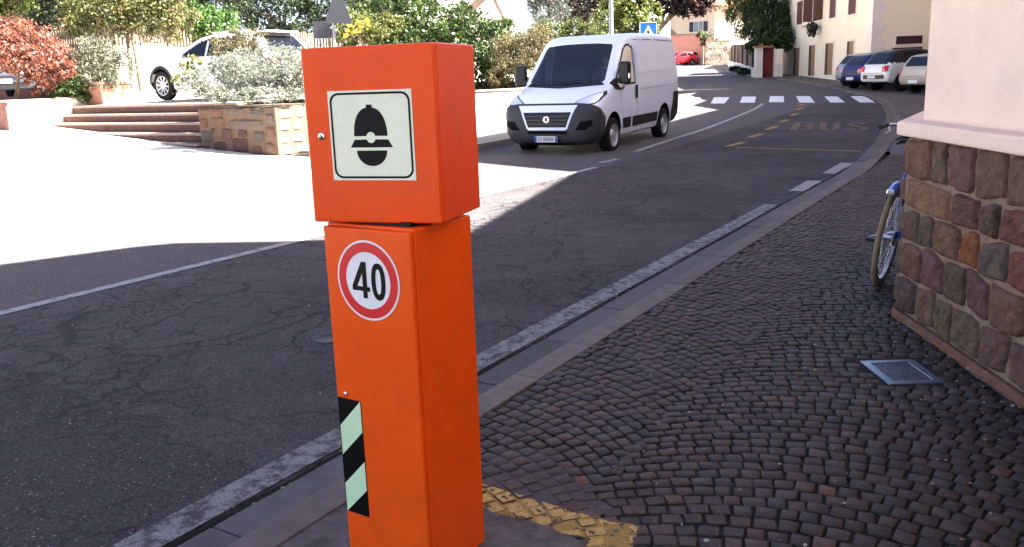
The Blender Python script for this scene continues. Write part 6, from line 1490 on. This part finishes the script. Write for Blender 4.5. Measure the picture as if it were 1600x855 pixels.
# row in front of the cream building
def rear_at(px, y): q = at_depth(px, 130, y); return (q.x, y, float(zt(y))+RO+.02)
c, bv, fx, fz, fw = make_car('parked_car', 'white car with dark blue roof parked tail out before the cream building', rear_at(1362, 35.0), R(14), 4.15, .88, 1.62, M_cwhite, 'hatch', M_croof, M_char, plates=False)
decal(bv, 'rear', [(.56*fw, .46*fz), (-.66*fw, .46*fz), (-.66*fw, .60*fz), (.56*fw, .60*fz)], 'bumper_band', mat('brown_plastic', (.07, .045, .035), .5), c, .01, .08)
q = cast(bv, 'rear', 0, .53*fz, .02); MB().box((q.x, .05, .53*fz), (.012, .46, .11)).build('number_plate', M_plate, c)
MB().tube([cast(bv, 'top', .55*fx, 0, 0), cast(bv, 'top', .45*fx, 0, .22)], .006, 6).build('aerial', M_blackp, c)
c, bv, fx, fz, fw = make_car('parked_car', 'dark blue hatchback between the silver car and the white two tone car', rear_at(1327, 37.3), R(13), 3.9, .84, 1.46, M_dblue, 'hatch')
make_car('parked_car', 'silver car at the far end of the row by the cream building', rear_at(1317, 39.6), R(13), 3.7, .82, 1.46, M_silver, 'hatch')
make_car('parked_car', 'beige estate car half hidden by the pink building corner', rear_at(1425, 32.6), R(14), 4.2, .86, 1.46, M_beige, 'estate')
# far cars by the salmon wall
def far_car(px, py, y, hd, colm, label, style='hatch', L=3.7, H=1.45):
    q = at_depth(px, py, y); make_car('parked_car', label, (q.x, q.y, float(zt(q.y))), hd, L, .82, H, colm, style)
far_car(1085, 95.5, 101, R(195), M_redc, 'small red hatchback seen from the side in front of the salmon wall')
far_car(1094, 94, 104, R(190), paint_m('pink_red_paint', (.5, .2, .22)), 'pale red car squeezed between the red hatchback and a white car')
far_car(1097, 92, 107, R(190), M_cwhite, 'white car at the end of the row by the salmon wall', 'estate', 4.1, 1.5)

# ------------------------------------------------------------------ the bicycle leaning on the far side of the stone corner
def bicycle():
    ct = np.array([2.555, 5.84]); hd = math.atan2(math.cos(R(35)), math.sin(R(35)))       # 35 deg right of straight ahead
    b = thing('bicycle', 'blue city bicycle with tan tyres leaning behind the stone corner', 'bicycle', (ct[0], ct[1], 0), hd); b.rotation_euler = (R(6.5), 0, hd)
    M_tan = mat('tan_tyre', (.24, .155, .09), .8, var=.15, scale=30); M_bl = mat('blue_enamel', (.05, .14, .5), .3, coat=.5); M_spoke = mat('spoke_steel', (.55, .57, .6), .25, .9)
    r = .335
    def whl(x, nm):
        w = MB(); w.lathe([(r-.028, -.012), (r-.012, -.02), (r+.004, -.016), (r+.012, 0), (r+.004, .016), (r-.012, .02), (r-.028, .012)], axis='y', n=56, c=(x, 0, r+.012)); o = w.build(nm, M_tan, b, sm=60)
        k = MB(); k.lathe([(r-.028, -.013), (r-.05, -.012), (r-.052, 0), (r-.05, .012), (r-.028, .013)], axis='y', n=56, c=(x, 0, r+.012)); k.build('rim', M_spoke, o, sm=60)
        s = MB()
        for i in range(32):
            a = 2*math.pi*i/32; e = 1 if i % 2 else -1; a2 = a+e*.5*(1 if i % 4 < 2 else -1); h = .03*e
            s.tube([(x+.025*math.cos(a2), h, r+.012+.025*math.sin(a2)), (x+(r-.05)*math.cos(a), 0, r+.012+(r-.05)*math.sin(a))], .0013, 4)
        s.tube([(x, -.05, r+.012), (x, .05, r+.012)], .017, 10); s.build('spokes', M_spoke, o)
        return o
    rw = whl(0, 'rear_wheel'); whl(1.06, 'front_wheel')
    cg = MB(); cg.lathe([(.02, -.05), (.055, -.048), (.05, -.04), (.045, -.034), (.02, -.03)], axis='y', n=24, c=(0, 0, r+.012)); cg.build('sprockets', mat('dark_steel', (.06, .06, .06), .4, .9), rw)
    f = MB(); ax = (0, 0, r+.012); bb = (.44, 0, .29); st = (.27, 0, .84); hdt = (.86, 0, .86); hdb = (.90, 0, .70); fx = (1.06, 0, r+.012)
    f.tube([bb, st], .016, 12); f.tube([bb, hdb], .018, 12); f.tube([(.30, 0, .70), hdt], .016, 12); f.tube([hdt, hdb], .02, 12)
    for s in (-1, 1):
        f.tube([(ax[0], s*.06, ax[2]), (.36, s*.045, .3), bb], .009, 8); f.tube([(ax[0], s*.06, ax[2]), (.2, s*.05, .58), (.275, s*.01, .76)], .009, 8); f.tube([hdb, (.93, s*.05, .64), (fx[0], s*.055, fx[2])], .011, 8)
    f.build('frame', M_bl, b, sm=60)
    def fender(x, a0, a1):
        V = []; n = 22; R_ = r+.045
        for i in range(n+1):
            a = R(a0+(a1-a0)*i/n)
            for k, (dy, dr) in enumerate(((-.03, -.012), (-.022, .004), (0, .012), (.022, .004), (.03, -.012))): V.append((x+(R_+dr)*math.cos(a), dy, r+.012+(R_+dr)*math.sin(a)))
        m = MB(); m.add(V, [(i*5+k, i*5+k+1, (i+1)*5+k+1, (i+1)*5+k) for i in range(n) for k in range(4)]); m.build('mudguard', M_bl, b, sm=60)
    fender(0, 55, 122); fender(1.06, 20, 160)
    rf = MB().box((-.20, 0, .69), (.03, .05, .03)).build('reflector', M_lens, b, bevel=.006)
    sp_ = MB(); sp_.tube([st, (.235, 0, .99)], .013, 10); sp_.build('seat_post', M_spoke, b, sm=60)
    s = MB(); V = []; prof = [(-.02, .085, 1.03), (.02, .09, 1.04), (.1, .06, 1.035), (.18, .03, 1.03), (.26, .018, 1.02)]
    for x, hw, z in prof:
        for k in range(9): t = -1+k/4; V.append((.12+x, hw*t, z-.028*t*t))
    for x, hw, z in prof:
        for k in range(9): t = -1+k/4; V.append((.12+x, hw*t*.9, z-.035-.02*t*t))
    n9 = 9*len(prof); fs = []
    for i in range(len(prof)-1):
        for k in range(8): a = i*9+k; fs += [(a, a+1, a+10, a+9), (n9+a, n9+a+9, n9+a+10, n9+a+1)]
    s.add(V, fs); so = s.build('saddle', M_blackp, b, sm=60); sol = so.modifiers.new('thick', 'SOLIDIFY'); sol.thickness = .012
    h = MB(); h.tube([(.845, 0, .86), (.83, 0, 1.0), (.85, 0, 1.03)], .013, 10); h.tube([(.62, .29, 1.03), (.74, .27, 1.04), (.85, .12, 1.05), (.86, 0, 1.04), (.85, -.12, 1.05), (.74, -.27, 1.04), (.62, -.29, 1.03)], .012, 10); h.build('handlebar', M_spoke, b, sm=60)
    for sg in (-1, 1):
        MB().tube([(.60, sg*.293, 1.028), (.72, sg*.275, 1.038)], .018, 12).build('grip', M_blackp, b, sm=60)
        MB().tube([(.74, sg*.265, 1.03), (.72, sg*.25, .995), (.64, sg*.26, .98)], .008, 8).build('brake_lever', M_spoke, b, sm=60)
    c = MB(); c.lathe([(.03, -.05), (.095, -.048), (.095, -.044), (.03, -.042)], axis='y', n=32, c=(bb[0], 0, bb[2])); c.tube([(bb[0], -.07, bb[2]), (bb[0], .07, bb[2])], .016, 10)
    c.tube([(bb[0], .075, bb[2]), (bb[0]-.17, .085, bb[2]-.03)], .011, 8); c.tube([(bb[0], -.075, bb[2]), (bb[0]+.17, -.085, bb[2]+.03)], .011, 8); co = c.build('crank', M_spoke, b, sm=60)
    MB().box((bb[0]-.17, .14, bb[2]-.03), (.09, .095, .024)).build('pedal', M_blackp, co, bevel=.005); MB().box((bb[0]+.17, -.14, bb[2]+.03), (.09, .095, .024)).build('pedal', M_blackp, co, bevel=.005)
    tr_ = MB(); tr_.tube([(.0, .07, r+.012), (-.02, .11, r-.0)], .008, 8); tr_.build('axle_nut', M_spoke, b)
bicycle()
for t in WORLD:
    for ch in t.children:
        ch.location = ch.location - t.location
